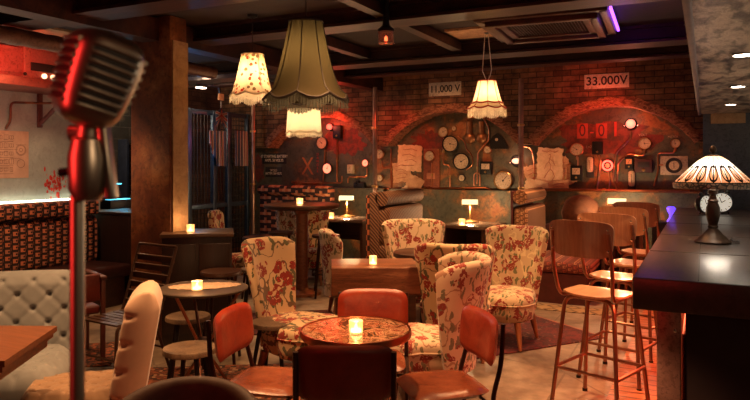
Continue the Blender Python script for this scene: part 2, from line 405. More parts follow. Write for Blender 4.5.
# soffit over the bar
struct(MB().box((1.04,3.4,2.53), (2.16,9.82,.76)), 'ceiling_bar', M_soff)
trim(MB().box((-.055,3.4,2.17), (.03,9.8,.07), b=.01), plain('soffit_edge', (.10,.06,.06), .6))
# floor border of pale mosaic and boards beside the bar
def mosaic():
    t = NT('mosaic_border'); sp = t.n('ShaderNodeSeparateXYZ', {0: t.co()})
    fx = t.ma('FRACT', t.ma('MULTIPLY', sp.outputs[0], 5)); fy = t.ma('FRACT', t.ma('MULTIPLY', sp.outputs[1], 5))
    a = t.ma('ABSOLUTE', t.ma('SUBTRACT', fx, .5)); b = t.ma('ABSOLUTE', t.ma('SUBTRACT', fy, .5))
    m = t.ma('COMPARE', t.ma('ADD', a, b), .38, .09)
    return t.fin(t.mix(m, (.36,.24,.12), (.09,.05,.03)), .5)
trim(MB().box((-1.6,7.42,.003), (3.4,.3,.008)), mosaic())
def boards():
    t = NT('bar_floor_boards'); v = t.co((1,9,1)); c = t.ramp(t.noise(v, 4, 5), [(.3,(.22,.07,.03)),(.7,(.45,.18,.08))])
    sp = t.n('ShaderNodeSeparateXYZ', {0: t.co()}); g = t.ma('LESS_THAN', t.ma('FRACT', t.ma('MULTIPLY', sp.outputs[1], 9)), .12)
    return t.fin(t.mix(g, c, (.02,.006,.004)), .45)
trim(MB().box((-.335,5.6,.006), (.52,5.2,.012)), boards())
# ceiling beams, ducts of the ceiling
for (x0, x1, y, w, h) in ((-8.7,-.15,2.4,.16,.14), (-8.7,-.15,3.7,.20,.15), (-8.7,-.15,5.05,.18,.14), (-8.7,-.15,6.95,.22,.16), (-8.7,-.15,8.0,.14,.14)):
    mb = MB().box(((x0+x1)/2, y, ZC-h/2), (x1-x0, w, h-.06)).box(((x0+x1)/2, y, ZC-h), (x1-x0, w+.1, .025)).box(((x0+x1)/2, y, ZC-.015), (x1-x0, w+.08, .03))
    trim(mb, M_beam)
for (x, y0, y1, w, h) in ((-2.4,3.82,6.8,.1,.09), (-4.5,2.5,9.1,.2,.20), (-3.5,5.2,6.8,.1,.1)):
    mb = MB().box((x, (y0+y1)/2, ZC-h/2-.02), (w, y1-y0, h)); trim(mb, M_beam)
for (x, y, sx, sy) in ((-6.1,4.4,.9,.5), (-5.7,5.7,.5,.6), (-3.2,7.1,.7,.3), (-1.5,5.75,.5,.4)):
    trim(MB().box((x, y, ZC-.012), (sx, sy, .024)), M_ceiltan)  # tan tiles, coloured pale to stand in for lit ceiling
# column at the end of the bench and its plaster flank
cc = W(170, 5.9)
trim(MB().box((cc.x-.24, cc.y+.105, ZC/2), (.48,.21,ZC), b=.01), M_rust)
trim(MB().box((cc.x+.008, cc.y+.115, 1.36), (.02,.19,2.68)), M_conc)
# ================================================================== seating
FL_TAN = floral('floral_tan', (.70,.47,.26), (.55,.04,.02), (.66,.15,.06), (.16,.14,.06), (.16,.09,.045), 1.0, .3)
FL_CREAM = floral('floral_cream', (.72,.54,.36), (.50,.06,.035), (.70,.24,.14), (.25,.22,.11), (.35,.24,.12), 1.15, 4.1)
FL_PINK = floral('floral_pink', (.74,.50,.33), (.54,.07,.045), (.76,.30,.20), (.28,.22,.12), (.40,.2,.12), 1.25, 7.7)
FL_GREEN = floral('floral_olive', (.54,.38,.22), (.46,.06,.03), (.62,.40,.22), (.20,.19,.08), (.60,.46,.26), 1.2, 2.2)
FL_GREY = floral('floral_grey', (.44,.37,.30), (.32,.06,.04), (.5,.24,.15), (.15,.15,.10), (.2,.13,.08), 1.5, 9.2)
M_leg = wood('turned_leg_wood', (.20,.06,.025), (.36,.13,.05), 5, 2, .35)
def floral_chair(label, loc, rz, fab, wrap=62, zt=.98, zs=.66, r0=.27, r1=.33, group=None, seat_r=.30, lean=.10, squash=1.0, dip=.6):
    """upholstered cocktail chair: curved back that wraps round a padded seat. front = -Y"""
    t = thing('floral_armchair', label, 'chair', loc, rz, group)
    A = math.radians(wrap); mb = MB(); T = .075
    def back(u, v):
        th = -A+2*A*u; k = abs(th)/A
        top = zt-(zt-zs)*(k**4.5)*1.0-.03*(1-k*k)*dip; edge = min(1, (1-k)*9+.25)
        # closed cross-section: up the inside, over the roll, down the outside
        tt = T*(.35+.65*math.sqrt(min(1, edge)))
        if v < .42: z = .30+(top-.04-.30)*(v/.42); off = -tt/2
        elif v < .58:
            a = PI*(v-.42)/.16; z = top-.04+.04*math.sin(a); off = -tt/2*math.cos(a)
        else: z = top-.04-(top-.04-.24)*((v-.58)/.42); off = tt/2
        h = (z-.24)/(zt-.24); r = r0+(r1-r0)*h+off; th *= .74+.26*min(1, h*1.05)
        y = math.cos(th)*r*squash+lean*h*h+.0; x = math.sin(th)*r
        return (x, y, z)
    mb.grid(back, 33, 34)
    # close the two ends and the foot
    n = 34; mb.f += [tuple(range(n)), tuple(32*n+i for i in range(n-1, -1, -1))]; mb.mi += [0, 0]
    for i in range(32): mb.f.append((i*n, (i+1)*n, (i+1)*n+n-1, i*n+n-1)); mb.mi.append(0)
    mb.build('backrest', fab, t, ang=50)
    sb = MB(); sr = seat_r
    def ring(r, z, k):
        a = 2*PI*k/36; c_, s_ = math.cos(a), math.sin(a); e = 2.6
        q = (abs(c_)**e+abs(s_)**e)**(-1/e)
        yy = s_*q*r*1.06-.05
        return (c_*q*r*(1.0 if s_ < 0 else .86), yy, z)
    prof = [(.0,.22), (.8,.22), (.93,.24), (.97,.30), (.985,.36), (1.0,.385), (1.0,.41), (.95,.44), (.8,.455), (.5,.465), (0,.468)]
    vs = []; fs = []
    for (r, z) in prof: vs += [ring(max(r, .001)*sr, z, k) for k in range(36)]
    for i in range(len(prof)-1):
        for k in range(36): fs.append((i*36+k, i*36+(k+1) % 36, (i+1)*36+(k+1) % 36, (i+1)*36+k))
    sb.add(vs, fs); sb.build('seat', fab, t, ang=55)
    pp = [ring(sr*1.005, .375, k) for k in range(36)]
    MB().tube(pp, .007, 6, closed=True).build('piping', fab, t)
    for sx in (-1,1):
        for sy in (-1,1):
            x, y = sx*sr*.62, -.05+sy*sr*.68
            MB().tube([(x, y, .225), (x+sx*.02, y+sy*.02, .12), (x+sx*.04, y+sy*.04, 0)], [.03,.024,.014], 10).build('leg', M_leg, t)
    return t
def leather_chair(label, loc, rz, padm, group=None):
    """tubular steel side chair with padded leather seat and back. front = -Y"""
    t = thing('leather_chair', label, 'chair', loc, rz, group)
    def pad(c, sx, sz, th, tilt, curve, vert=True):
        mb = MB(); n = 16
        def f(s_):
            def g(u, v):
                a = -1+2*u; b = -1+2*v
                m_ = max(abs(a), abs(b), 1e-6); q = max(0, 1-m_**5)**.4; g_ = m_/((abs(a)**5+abs(b)**5)**.2+1e-9)
                a, b = a*g_, b*g_; x = a*sx/2; h = b*sz/2; d = s_*th/2*(.32+.68*q)*(1 if q > 0 else .0)
                if vert: y = d+curve*a*a+tilt*(b+1)*sz/2; return (x, c[1]+y, c[2]+h)
                return (x*(1-.06*(b+1)), c[1]+h, c[2]+d-curve*(1-a*a))
            return g
        mb.grid(f(1), n, n).grid(f(-1), n, n)
        m = n*n
        rim = [i*n for i in range(n)]+[(n-1)*n+j for j in range(1, n)]+[i*n+n-1 for i in range(n-2, -1, -1)]+[j for j in range(n-2, 0, -1)]
        for i in range(len(rim)):
            a, b = rim[i], rim[(i+1) % len(rim)]; mb.f.append((a, b, b+m, a+m)); mb.mi.append(0)
        return mb
    pad((0,.205,.70), .43, .25, .045, .10, -.035).build('backrest', padm, t, ang=50)
    pad((0,-.01,.455), .42, .42, .05, 0, .008, False).build('seat', M_seatred, t, ang=50)
    for sx in (-1,1):
        x = sx*.205
        MB().tube(smooth_path([(x*1.08,-.23,0), (x,-.19,.425), (x,.17,.415)], .04), .0115, 8).build('frame_side', M_tubed, t)
        MB().tube(smooth_path([(x*1.08,.28,0), (x,.17,.42), (x,.222,.60), (x,.232,.80)], .06), .0125, 8).build('leg', M_tubed, t)
    MB().tube([(-.205,-.17,.418), (.205,-.17,.418)], .009, 8).build('cross_rail', M_tubed, t); MB().tube([(-.205,.15,.415), (.205,.15,.415)], .009, 8).build('cross_rail', M_tubed, t)
    return t
def bar_stool(label, loc, rz, group=None):
    t = thing('bar_stool', label, 'stool', loc, rz, group)
    for sy in (-1,1):                      # two hooped leg frames
        y0, yf = sy*.15, sy*.23
        pts = smooth_path([(-.225,yf,0), (-.165,y0,.735), (.165,y0,.735), (.225,yf,0)], .075, 6)
        MB().tube(pts, .0135, 10).build('leg_frame', M_tube, t)
        for sx in (-1,1): MB().lathe([(.0,0),(.018,0),(.018,.02),(.0,.024)], 10, c=(sx*.225,yf,0)).build('foot_cap', M_black, t)
    z = .27; a = .212; b = .205
    MB().tube(smooth_path([(0,-b,z), (a,-b,z), (a,b,z), (-a,b,z), (-a,-b,z), (-.001,-b,z)], .03), .0115, 8).build('foot_ring', M_tube, t)
    mb = MB()
    def seat(s_):
        def g(u, v):
            aa, bb = -1+2*u, -1+2*v; e = 4; m = max(abs(aa), abs(bb), 1e-6); q = m/((abs(aa)**e+abs(bb)**e)**(1/e)+1e-9)
            x = aa*q*.2; y = bb*q*.195
            zz = .758-.016*(1-aa*aa)*(.6+.4*bb)-(.03*max(0,-bb-.55)**1.2 if bb < -.55 else 0)+(.02*max(0,bb-.6))
            return (x, y, zz+s_*.007)
        return g
    n = 17; mb.grid(seat(1), n, n).grid(seat(-1), n, n); m = n*n
    rim = [i*n for i in range(n)]+[(n-1)*n+j for j in range(1, n)]+[i*n+n-1 for i in range(n-2, -1, -1)]+[j for j in range(n-2, 0, -1)]
    for i in range(len(rim)): mb.f.append((rim[i], rim[(i+1) % len(rim)], rim[(i+1) % len(rim)]+m, rim[i]+m)); mb.mi.append(0)
    mb.build('seat', M_plyseat, t)
    for sx in (-1,1):
        p = smooth_path([(sx*.15,-.06,.74), (sx*.18,.2,.74), (sx*.20,.245,.95), (sx*.19,.275,1.17)], .07, 6)
        MB().tube(p, .0125, 10).build('back_tube', M_tube, t)
    mb = MB()
    def bk(s_):
        def g(u, v):
            aa, bb = -1+2*u, -1+2*v; e = 5; m = max(abs(aa), abs(bb), 1e-6); q = m/((abs(aa)**e+abs(bb)**e)**(1/e)+1e-9)
            x = aa*q*(.225-.012*(1-bb)); h = bb*q*.115
            return (x, .25+s_*.006+.03*(1-aa*aa)-.0+.06*(h+.115), 1.125+h)
        return g
    mb.grid(bk(1), n, n).grid(bk(-1), n, n)
    for i in range(len(rim)): mb.f.append((rim[i], rim[(i+1) % len(rim)], rim[(i+1) % len(rim)]+m, rim[i]+m)); mb.mi.append(0)
    bo = mb.build('backrest', M_ply, t)
    for sx in (-1,1):
        for z in (1.06,1.19):
            MB().lathe([(0,-.004),(.008,-.003),(.008,0),(0,.004)], 10, Matrix.Translation((sx*.188,.262+.06*(z-1.01)+.006+.006,z)) @ Matrix.Rotation(-PI/2,4,'X')).build('rivet', M_steel, bo)
    return t
def round_stool(label, loc, rz, h=.46, r=.17, group=None, ring=False, splay=.05, name='round_stool', legm=None, seatm=None):
    t = thing(name, label, 'stool', loc, rz, group); legm = legm or M_black
    MB().lathe([(0,h-.035),(r*.9,h-.035),(r,h-.028),(r,h-.01),(r*.97,h),(0,h-.004)], 32).build('seat', seatm or M_seatgrey, t)
    for k in range(4):
        a = PI/4+k*PI/2; c_, s_ = math.cos(a), math.sin(a)
        MB().tube([(c_*r*.62, s_*r*.62, h-.034), (c_*(r*.8+splay), s_*(r*.8+splay), 0)], [.016,.013], 8).build('leg', legm, t)
    if ring:
        z = h*.38; rr = r*.8+splay - (r*.18+splay)*(z/h)
        MB().tube([(rr*math.cos(a), rr*math.sin(a), z) for a in (2*PI*k/24 for k in range(24))], .008, 8, closed=True).build('foot_ring', legm, t)
    return t
M_velgrey = plain('grey_velvet', (.235,.24,.245), .8, 0, .18, 5, .1)
M_velcream = plain('cream_velvet', (.66,.42,.29), .8, 0, .1, 5, .1)
M_velbrown = plain('brown_velvet', (.30,.17,.09), .75, 0, .18, 5, .1)
for m_ in (M_velgrey, M_velcream, M_velbrown): m_.node_tree.nodes['Principled BSDF'].inputs['Sheen Weight'].default_value = .3
def tuft(a, b, su, sv):
    """0 at a button, 1 on the pillow; a,b in metres"""
    p, q = a/su, b/sv; best = 9
    for i in (0, 1):
        du = (p-.5*i)-round(p-.5*i); dv = (q-.5*i)-round(q-.5*i); best = min(best, math.hypot(du, dv*.95))
    fold = min(abs(((p+q) % 1)-.0), 1-((p+q) % 1)), min(abs((p-q) % 1), 1-((p-q) % 1))
    cr = min(1, min(fold)*5)**.6
    return min(1, best*7)**.6*(.84+.16*cr)
def tufted_chair(label, loc, rz, mback, mseat, w=.66, hb=.90, sh=.46, D=.54, amp=.05, cell=(.19,.17), name='tufted_armchair', back_only_front=True, curve=.05):
    """button-tufted slipper chair. front = -Y"""
    t = thing(name, label, 'chair', loc, rz)
    su, sv = cell; hw = w/2; z0 = .42; btn = []
    mb = MB(); nu, nv = 73, 61
    def fr(u, v):
        a = (-1+2*u)*hw; z = z0-.1+(hb-z0+.1)*v
        ed = min(1, (1-abs(-1+2*u))*9)*min(1, (1-v)*8)
        k = tuft(a, z-z0, su, sv); d = amp*k*math.sqrt(max(0, ed))+.02*math.sqrt(max(0, ed))
        rr = 1-.10*max(0, (v-.75)/.25)**2
        return (a*rr, .22-d+.10*v-curve*(a/hw)**2, z)
    def bk(u, v):
        x, y, z = fr(u, v); a = (-1+2*u); ed = min(1, (1-abs(a))*6)*min(1, (1-v)*6)
        return (x, .25+.10*v-curve*a*a+.07*math.sqrt(max(0, ed)), z)
    mb.grid(fr, nu, nv).grid(bk, nu, nv); m = nu*nv
    rim = [i*nv for i in range(nu)]+[(nu-1)*nv+j for j in range(1, nv)]+[i*nv+nv-1 for i in range(nu-2, -1, -1)]+[j for j in range(nv-2, 0, -1)]
    for i in range(len(rim)): mb.f.append((rim[i], rim[(i+1) % len(rim)], rim[(i+1) % len(rim)]+m, rim[i]+m)); mb.mi.append(0)
    bo = mb.build('backrest', mback, t, ang=80)
    for i in range(-4, 5):
        for j in range(0, 9):
            if (i+j) % 2: continue
            a = i*su/2; z = z0+j*sv/2
            if abs(a) < hw-.06 and z0 < z < hb-.06:
                v = (z-z0+.1)/(hb-z0+.1); p = fr((a/hw+1)/2, v)
                MB().lathe([(0,-.006),(.010,-.003),(.011,0),(.006,.005),(0,.006)], 10, Matrix.Translation((p[0], p[1]-.002, p[2])) @ Matrix.Rotation(PI/2,4,'X')).build('button', mback, bo)
    sb = MB(); nu2, nv2 = 61, 55
    def st(u, v):
        aa, bb = -1+2*u, -1+2*v; e = 5; mm = max(abs(aa), abs(bb), 1e-6); q = mm/((abs(aa)**e+abs(bb)**e)**(1/e)+1e-9)
        x = aa*q*hw*.98; y = bb*q*D/2-.04-(D-.54)/2
        ed = max(0, min(1, (1-abs(aa))*6)*min(1, (1-abs(bb))*6)); k = tuft(x, y, su*.8, sv*.8)
        return (x, y, sh-.10+.05*math.sqrt(ed)+.05*k*math.sqrt(ed))
    def sbot(u, v):
        x, y, z = st(u, v); return (x*.97, y*.97, .24)
    sb.grid(st, nu2, nv2).grid(sbot, nu2, nv2); m = nu2*nv2
    rim = [i*nv2 for i in range(nu2)]+[(nu2-1)*nv2+j for j in range(1, nv2)]+[i*nv2+nv2-1 for i in range(nu2-2, -1, -1)]+[j for j in range(nv2-2, 0, -1)]
    for i in range(len(rim)): sb.f.append((rim[i], rim[(i+1) % len(rim)], rim[(i+1) % len(rim)]+m, rim[i]+m)); sb.mi.append(0)
    sb.build('seat', mseat, t, ang=80)
    for sx in (-1,1):
        for sy in (-1,1):
            x, y = sx*(hw-.07), sy*.2-.04
            MB().tube([(x, y, .245), (x+sx*.015, y+sy*.015, 0)], [.026,.014], 10).build('leg', M_leg, t)
    return t
# ------------------------------------------------------------------ place the seating
TH = YAW
def rzc(deg): return YAW+math.radians(deg)      # 0 faces the camera, 90 faces right, -90 left
def P0(px, d): return W(px, d, .001)
floral_chair('tall tan floral armchair with red blooms, left of the thick wooden box table', P0(298,4.85)+Vector((0,0,.012)), rzc(52), FL_TAN, 52, 1.03, .96, .24, .33, lean=.10)
floral_chair('pink and cream floral barrel armchair seen from its curved back, right of the box table', P0(430,4.5), rzc(-97), FL_PINK, 92, .99, .90, .27, .33, lean=.06)
floral_chair('rust and tan floral armchair with its back turned, behind the pink barrel armchair', P0(455,5.5), rzc(172), FL_TAN, 58, .995, .92, .30, .37, lean=.06)
floral_chair('olive cream floral armchair with red paisley blooms standing on the dark red rug', P0(506,5.95)+Vector((0,0,.012)), rzc(-30), FL_GREEN, 54, 1.01, .95, .29, .37, lean=.08)
floral_chair('cream floral armchair with sparse red sprigs in front of the tall brown booth', P0(421,7.0), rzc(12), FL_CREAM, 58, .99, .93, .34, .42, lean=.06)
floral_chair('small floral tub armchair seen from the side, between the high table and the brown booth', P0(350,6.9), rzc(100), FL_CREAM, 74, .93, .8, .23, .26, lean=.04)
for (px, d, an, fab, lb) in ((288,9.0,10,FL_GREY,'grey floral upright chair behind the high round table, left of its post'), (314,8.85,-8,FL_TAN,'tan floral upright chair behind the high round table, right of its post')):
    floral_chair(lb, P0(px, d), rzc(an), fab, 42, .99, .96, .19, .22, seat_r=.17, lean=.05)
floral_chair('brown patterned upright chair by the steel pipe, left of the orange and black bench', P0(238,8.3), rzc(75), FL_TAN, 32, 1.02, .95, .28, .30, seat_r=.22, lean=.05)
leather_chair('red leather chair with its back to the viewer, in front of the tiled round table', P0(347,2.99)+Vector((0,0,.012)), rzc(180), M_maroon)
leather_chair('red leather chair on the far side of the tiled round table, before the box table', P0(371,3.86), rzc(-3), M_red)
leather_chair('red leather chair left of the tiled round table', P0(268,3.45)+Vector((0,0,.012)), rzc(76), M_red)
leather_chair('red leather chair right of the tiled round table', P0(444,3.42), rzc(-74), M_red)
SG = 'bar stools along the bar counter'
s0 = bar_stool('wooden bar stool with tubular legs, nearest the viewer at the bar', P0(600,4.33), rzc(135), SG)
for px, d, r_, lb in ((621,4.95,137,'second wooden bar stool from the near end of the bar'), (637,5.6,133,'third wooden bar stool from the near end of the bar'), (646,6.3,138,'farthest wooden bar stool, next to the end of the bar')):
    dup(s0, P0(px, d)+Vector((0,0,0)), rzc(r_), lb)
round_stool('low round stool with black legs in front of the round metal table', H(190,395,.001)*0+P0(190,4.05)+Vector((0,0,.012)), .3, .46, .165)
round_stool('low round stool behind the round metal table', P0(188,4.95), .8, .46, .165)
round_stool('low round wooden stool between the round metal table and the tan floral armchair', P0(274,4.72)+Vector((0,0,.012)), .2, .46, .165)
round_stool('tall backless stool with a dark seat beside the dark cabinet', P0(221,5.35), .5, .73, .165, ring=True, legm=M_tubed, seatm=M_darkwood)
round_stool('tall backless stool left of the high round table', P0(256,7.9), .3, .72, .16, ring=True, legm=M_tubed, seatm=M_darkwood)
round_stool('low pale-seated stool before a taller one, left of the tan floral armchair', P0(256,7.1), .7, .47, .16, legm=M_black)
round_stool('tall backless stool in front of the grey floral upright chair', P0(281,8.1), .1, .76, .16, ring=True, legm=M_tubed, seatm=M_darkwood)
round_stool('tall backless stool right of the high round table', P0(326,7.95), .6, .74, .17, ring=True, legm=M_tubed, seatm=M_darkwood)
tufted_chair('grey velvet button-tufted chair behind the corner of the wooden table', P0(6,3.97), rzc(14), M_velgrey, M_velgrey, .74, .90, D=.66)
tufted_chair('cream velvet tufted chair seen side-on, facing left, beside the slatted chair', P0(84,3.62), rzc(-75), M_velcream, M_velbrown, .42, .91, sh=.41, amp=.06, cell=(.13,.145), curve=.0)
# slatted metal cafe chair
def cafe_chair():
    t = thing('slatted_chair', 'dark slatted metal chair facing left, behind the cream tufted chair', 'chair', P0(122,4.95), rzc(-32))
    m = plain('cafe_chair_metal', (.075,.035,.022), .35, .6)
    for sx in (-1,1):
        MB().tube(smooth_path([(sx*.21,-.22,0),(sx*.21,-.2,.44),(sx*.21,.16,.43),(sx*.215,.33,.95)], .05), .012, 8).build('side_frame', m, t)
        MB().tube(smooth_path([(sx*.21,.28,0),(sx*.21,.12,.43)], .03), .012, 8).build('leg', m, t)
    MB().tube([(-.215,.33,.95),(.215,.33,.95)], .012, 8).build('top_rail', m, t)
    mb = MB()
    for k in range(6):
        f = .16+.13*k; y = .16+.17*f+.01; z = .43+.52*f
        mb.box((0,y,z), (.42,.012,.052), (.36,0,0))
    mb.build('backrest', m, t)
    mb = MB()
    for k in range(7): mb.box((0,-.18+.055*k,.445), (.42,.042,.012))
    mb.build('seat', m, t)
    MB().tube([(-.21,-.21,.2),(.21,-.21,.2)], .008, 8).build('stretcher', m, t); MB().tube([(-.21,.22,.2),(.21,.22,.2)], .008, 8).build('stretcher', m, t)
cafe_chair()
# second dark chair with arms further left
def arm_chair():
    t = thing('dark_armchair', 'dark red wooden armchair half hidden behind the microphone stand, beside the patterned bench', 'chair', P0(62,5.35), rzc(-140))
    m = plain('oxblood_wood', (.09,.02,.012), .4)
    for sx in (-1,1):
        MB().box((sx*.25,-.2,.33), (.035,.035,.66), b=.005).build('leg', m, t); MB().box((sx*.25,.22,.33), (.035,.035,.66), b=.005).build('leg', m, t)
        MB().box((sx*.25,0,.675), (.055,.5,.03), b=.01).build('armrest', m, t)
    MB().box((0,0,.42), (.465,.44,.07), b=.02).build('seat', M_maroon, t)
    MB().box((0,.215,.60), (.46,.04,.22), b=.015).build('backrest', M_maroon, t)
arm_chair()
# foreground tub chair in brown leather with a stitched rim
def tub_chair():
    t = thing('leather_tub_chair', 'dark brown leather tub chair with stitched rim at the bottom edge of the view', 'chair', P0(176,2.2)+Vector((0,0,.012)), rzc(-2))
    m = grunge('dark_brown_leather', [(.3,(.06,.024,.014)),(.7,(.12,.055,.034))], 8, .6, 0, .15)
    A = math.radians(100)
    def f(u, v):
        th = -A+2*A*u; top = .80-.14*(abs(th)/A)**2.2; T = .075
        if v < .4: z = .3+(top-.05-.3)*v/.4; off = -T/2
        elif v < .6: a = PI*(v-.4)/.2; z = top-.05+.05*math.sin(a); off = -T/2*math.cos(a)
        else: z = top-.05-(top-.05-.2)*(v-.6)/.4; off = T/2
        r = .265+off; return (math.sin(th)*r, math.cos(th)*r*.92, z)
    mb = MB().grid(f, 49, 40); n = 40
    mb.f += [tuple(range(n)), tuple(48*n+i for i in range(n-1, -1, -1))]; mb.mi += [0,0]
    for i in range(48): mb.f.append((i*n, (i+1)*n, (i+1)*n+n-1, i*n+n-1)); mb.mi.append(0)
    bo = mb.build('backrest', m, t, ang=50)
    st = MB(); 
    for k in range(110):
        u = .04+.92*k/109; p = Vector(f(u, .36)); q = Vector(f(min(1, u+.0045), .36)); c = Vector((0,0,p.z))
        d = (c-p).normalized()*.003; st.tube([p+d, q+d], .0016, 5)
    st.build('stitching', plain('pale_thread', (.42,.27,.17), .8), bo)
    MB().lathe([(0,.2),(.22,.2),(.235,.25),(.235,.40),(.2,.43),(0,.44)], 32).build('seat', m, t)
    for k in range(4):
        a = PI/4+k*PI/2; MB().tube([(math.cos(a)*.18, math.sin(a)*.18, .205), (math.cos(a)*.21, math.sin(a)*.21, 0)], [.02,.013], 8).build('leg', M_leg, t)
tub_chair()
M_cab = wood('near_black_wood', (.012,.005,.003), (.032,.013,.008), 5, 2, .4)
# ================================================================== tables
def up(v, z): return Vector((v.x, v.y, z))
# tiled round table in the middle
c0 = W(356, 3.36); c0z = .012
t = thing('round_table', 'round table with a mottled tiled top and brass rim, among the red leather chairs', 'table', up(c0, c0z))
def tile_mat():
    n = NT('mottled_tile_top'); v = n.co()
    vo = n.n('ShaderNodeTexVoronoi', {'Vector': v, 'Scale': 9.0}); ed = n.n('ShaderNodeTexVoronoi', {'Vector': v, 'Scale': 9.0}, feature='DISTANCE_TO_EDGE')
    f = n.noise(v, 6, 6, .7, 2.5)
    c = n.ramp(f, [(.36,(.04,.018,.01)),(.45,(.28,.12,.055)),(.50,(.62,.36,.22)),(.53,(.28,.025,.015)),(.60,(.38,.17,.08)),(.66,(.07,.035,.02))])
    c = n.mix(n.ma('LESS_THAN', ed.outputs[0], .012), c, (.04,.015,.01))
    n.bump(n.noise(v, 10, 3), .1, .003); return n.fin(c, .12)
MB().lathe([(0,.715),(.262,.715),(.270,.72),(.270,.744),(0,.744)], 64).build('tabletop', tile_mat(), t)
MB().lathe([(.268,.713),(.280,.713),(.283,.73),(.280,.748),(.268,.747)], 64).build('rim', M_copper, t)
MB().lathe([(0,.0),(.2,.0),(.2,.015),(.05,.035),(.028,.06),(.026,.68),(.1,.715),(0,.715)], 28).build('pedestal', M_black, t)
# round metal table at the left
c1 = W(203, 4.5)
t = thing('round_table', 'round dark metal table with crossed legs and an oval doily, beside the dark cabinet', 'table', c1)
MB().lathe([(0,.735),(.285,.735),(.30,.74),(.303,.752),(.29,.757),(.27,.752),(0,.752)], 56).build('tabletop', plain('aged_table_metal', (.045,.024,.012), .6, 0, .4), t)
for k in range(3):
    a = 2*PI*k/3+.5; MB().tube([(.25*math.cos(a), .25*math.sin(a), .735), (0.05*math.cos(a), .05*math.sin(a), .40), (.05*math.cos(a+.6), .05*math.sin(a+.6), .38), (-.24*math.cos(a-.3), -.24*math.sin(a-.3), 0)], .011, 8).build('leg', M_tube, t)
MB().lathe([(0,.37),(.05,.37),(.06,.39),(.05,.41),(0,.41)], 20).build('hub', M_tube, t)
mb = MB(); n = 120; vs = [(0,0,.004)]
for ring, zz in ((.5,.004),(.8,.004),(1.0,.002)):
    for k in range(n):
        a = 2*PI*k/n; s_ = ring*(1+(.05*abs(math.sin(a*14)) if ring == 1 else 0)); vs.append((.235*s_*math.cos(a), .12*s_*math.sin(a), zz+.0015*math.sin(k*.9)*(ring > .7)))
fs = [(0, 1+k, 1+(k+1) % n) for k in range(n)]
for j in range(2):
    for k in range(n): fs.append((1+j*n+k, 1+(j+1)*n+k, 1+(j+1)*n+(k+1) % n, 1+j*n+(k+1) % n))
mb.add(vs, fs)
do = mb.build('doily', plain('lace', (.50,.33,.22), .9, 0, .3, 60, .4), loc=H(205,286,.7535)+Vector((0,0,.0005)), rot=rzc(0)+.25)
tag(do, 'scalloped oval lace doily on the round dark metal table', 'doily')
# high pedestal table
c2 = W(302, 8.1)
t = thing('high_table', 'high round pedestal table with a thick dark top, before the orange and black bench', 'table', c2)
MB().lathe([(0,1.045),(.44,1.045),(.46,1.06),(.46,1.09),(.445,1.10),(0,1.10)], 56).build('tabletop', M_darkwood, t)
MB().lathe([(0,0),(.24,0),(.24,.03),(.09,.06),(.072,.10),(.072,.98),(.14,1.046),(0,1.046)], 28).build('pedestal', M_redwood, t)
# thick wooden box table
c3 = W(374, 5.5)
t = thing('box_table', 'thick scuffed wooden box table carrying a candle, between the floral armchairs', 'table', c3, rzc(4))
MB().box((0,0,.66), (.71,.52,.22), b=.008).build('box_top', M_crate, t)
mb = MB().box((0,0,.543), (.72,.53,.012)); mb.build('edge_strip', M_darkwood, t)
for sx in (-1,1):
    for sy in (-1,1): MB().box((sx*.29,sy*.20,.268), (.06,.06,.536), b=.006).build('leg', M_darkwood, t)
# small table behind the barrel armchair
t = thing('round_table', 'small dark round table mostly hidden between the cream sprigged and rust floral armchairs', 'table', W(424, 6.35))
MB().lathe([(0,.70),(.28,.70),(.295,.71),(.295,.745),(.285,.752),(0,.752)], 44).build('tabletop', M_darkwood, t)
MB().lathe([(0,0),(.2,0),(.2,.02),(.04,.05),(.03,.68),(.08,.702),(0,.702)], 24).build('pedestal', M_black, t)
# wooden table corner at the left edge
pc = H(57,326,.74); e1 = (H(12,356,.74)-pc).normalized()      # front right edge direction
e1.z = 0; e2 = Vector((-FW.y*-1, 0, 0)); e2 = (H(0,325.5,.74)-pc); e2.z = 0; e2.normalize()
p1 = pc+e1*.62; p2 = pc+e2*.9
t = thing('dining_table', 'polished brown wooden table with a moulded edge, cut by the left edge of the view', 'table', up(pc,0))
q = [Vector((0,0,0)), e1*.62, e1*.62+e2*.9, e2*.9]; cen = sum(q, Vector())/4
def inset(k): return [((p-cen)*(1-k)).xy+cen.xy for p in q]
inset2 = lambda k: [((v[0]), v[1]) for v in inset(k)]
MB().prism(inset2(0.0), .712, .74).build('tabletop', M_redwood, t)
mb = MB().prism(inset2(.035), .685, .712).prism(inset2(.09), .64, .685); mb.build('apron', M_redwood, t)
MB().lathe([(0,0),(.22,0),(.22,.03),(.06,.07),(.045,.3),(.06,.6),(.05,.64),(0,.64)], 24, c=tuple(cen)).build('pedestal', M_darkwood, t)
# little lamp tables by the back wall
def lamp_table(label, px, d, w, dd, z, rz, m=None):
    t = thing('side_table', label, 'table', W(px, d), rz)
    MB().box((0,0,z-.02), (w,dd,.04), b=.004).build('tabletop', m or M_darkwood, t)
    for sx in (-1,1): MB().box((sx*(w/2-.04),0,(z-.04)/2), (.04,dd-.06,z-.04)).build('side_panel', M_darkwood, t)
    MB().box((0,dd/2-.05,z-.19), (w-.12,.02,.3)).build('apron', M_darkwood, t)
M_polish = plain('polished_brown_top', (.16,.10,.07), .22)
lamp_table('side table with a polished top under the middle desk lamp', 474, 8.75, .62, .75, .80, -.1, M_polish)
lamp_table('long side table with a polished top under the left desk lamp', 346, 9.45, .85, .6, .82, 0, M_polish)
lamp_table('side table under the right desk lamp, behind the bar stools', 624, 8.0, .5, .5, .86, 0, M_polish)
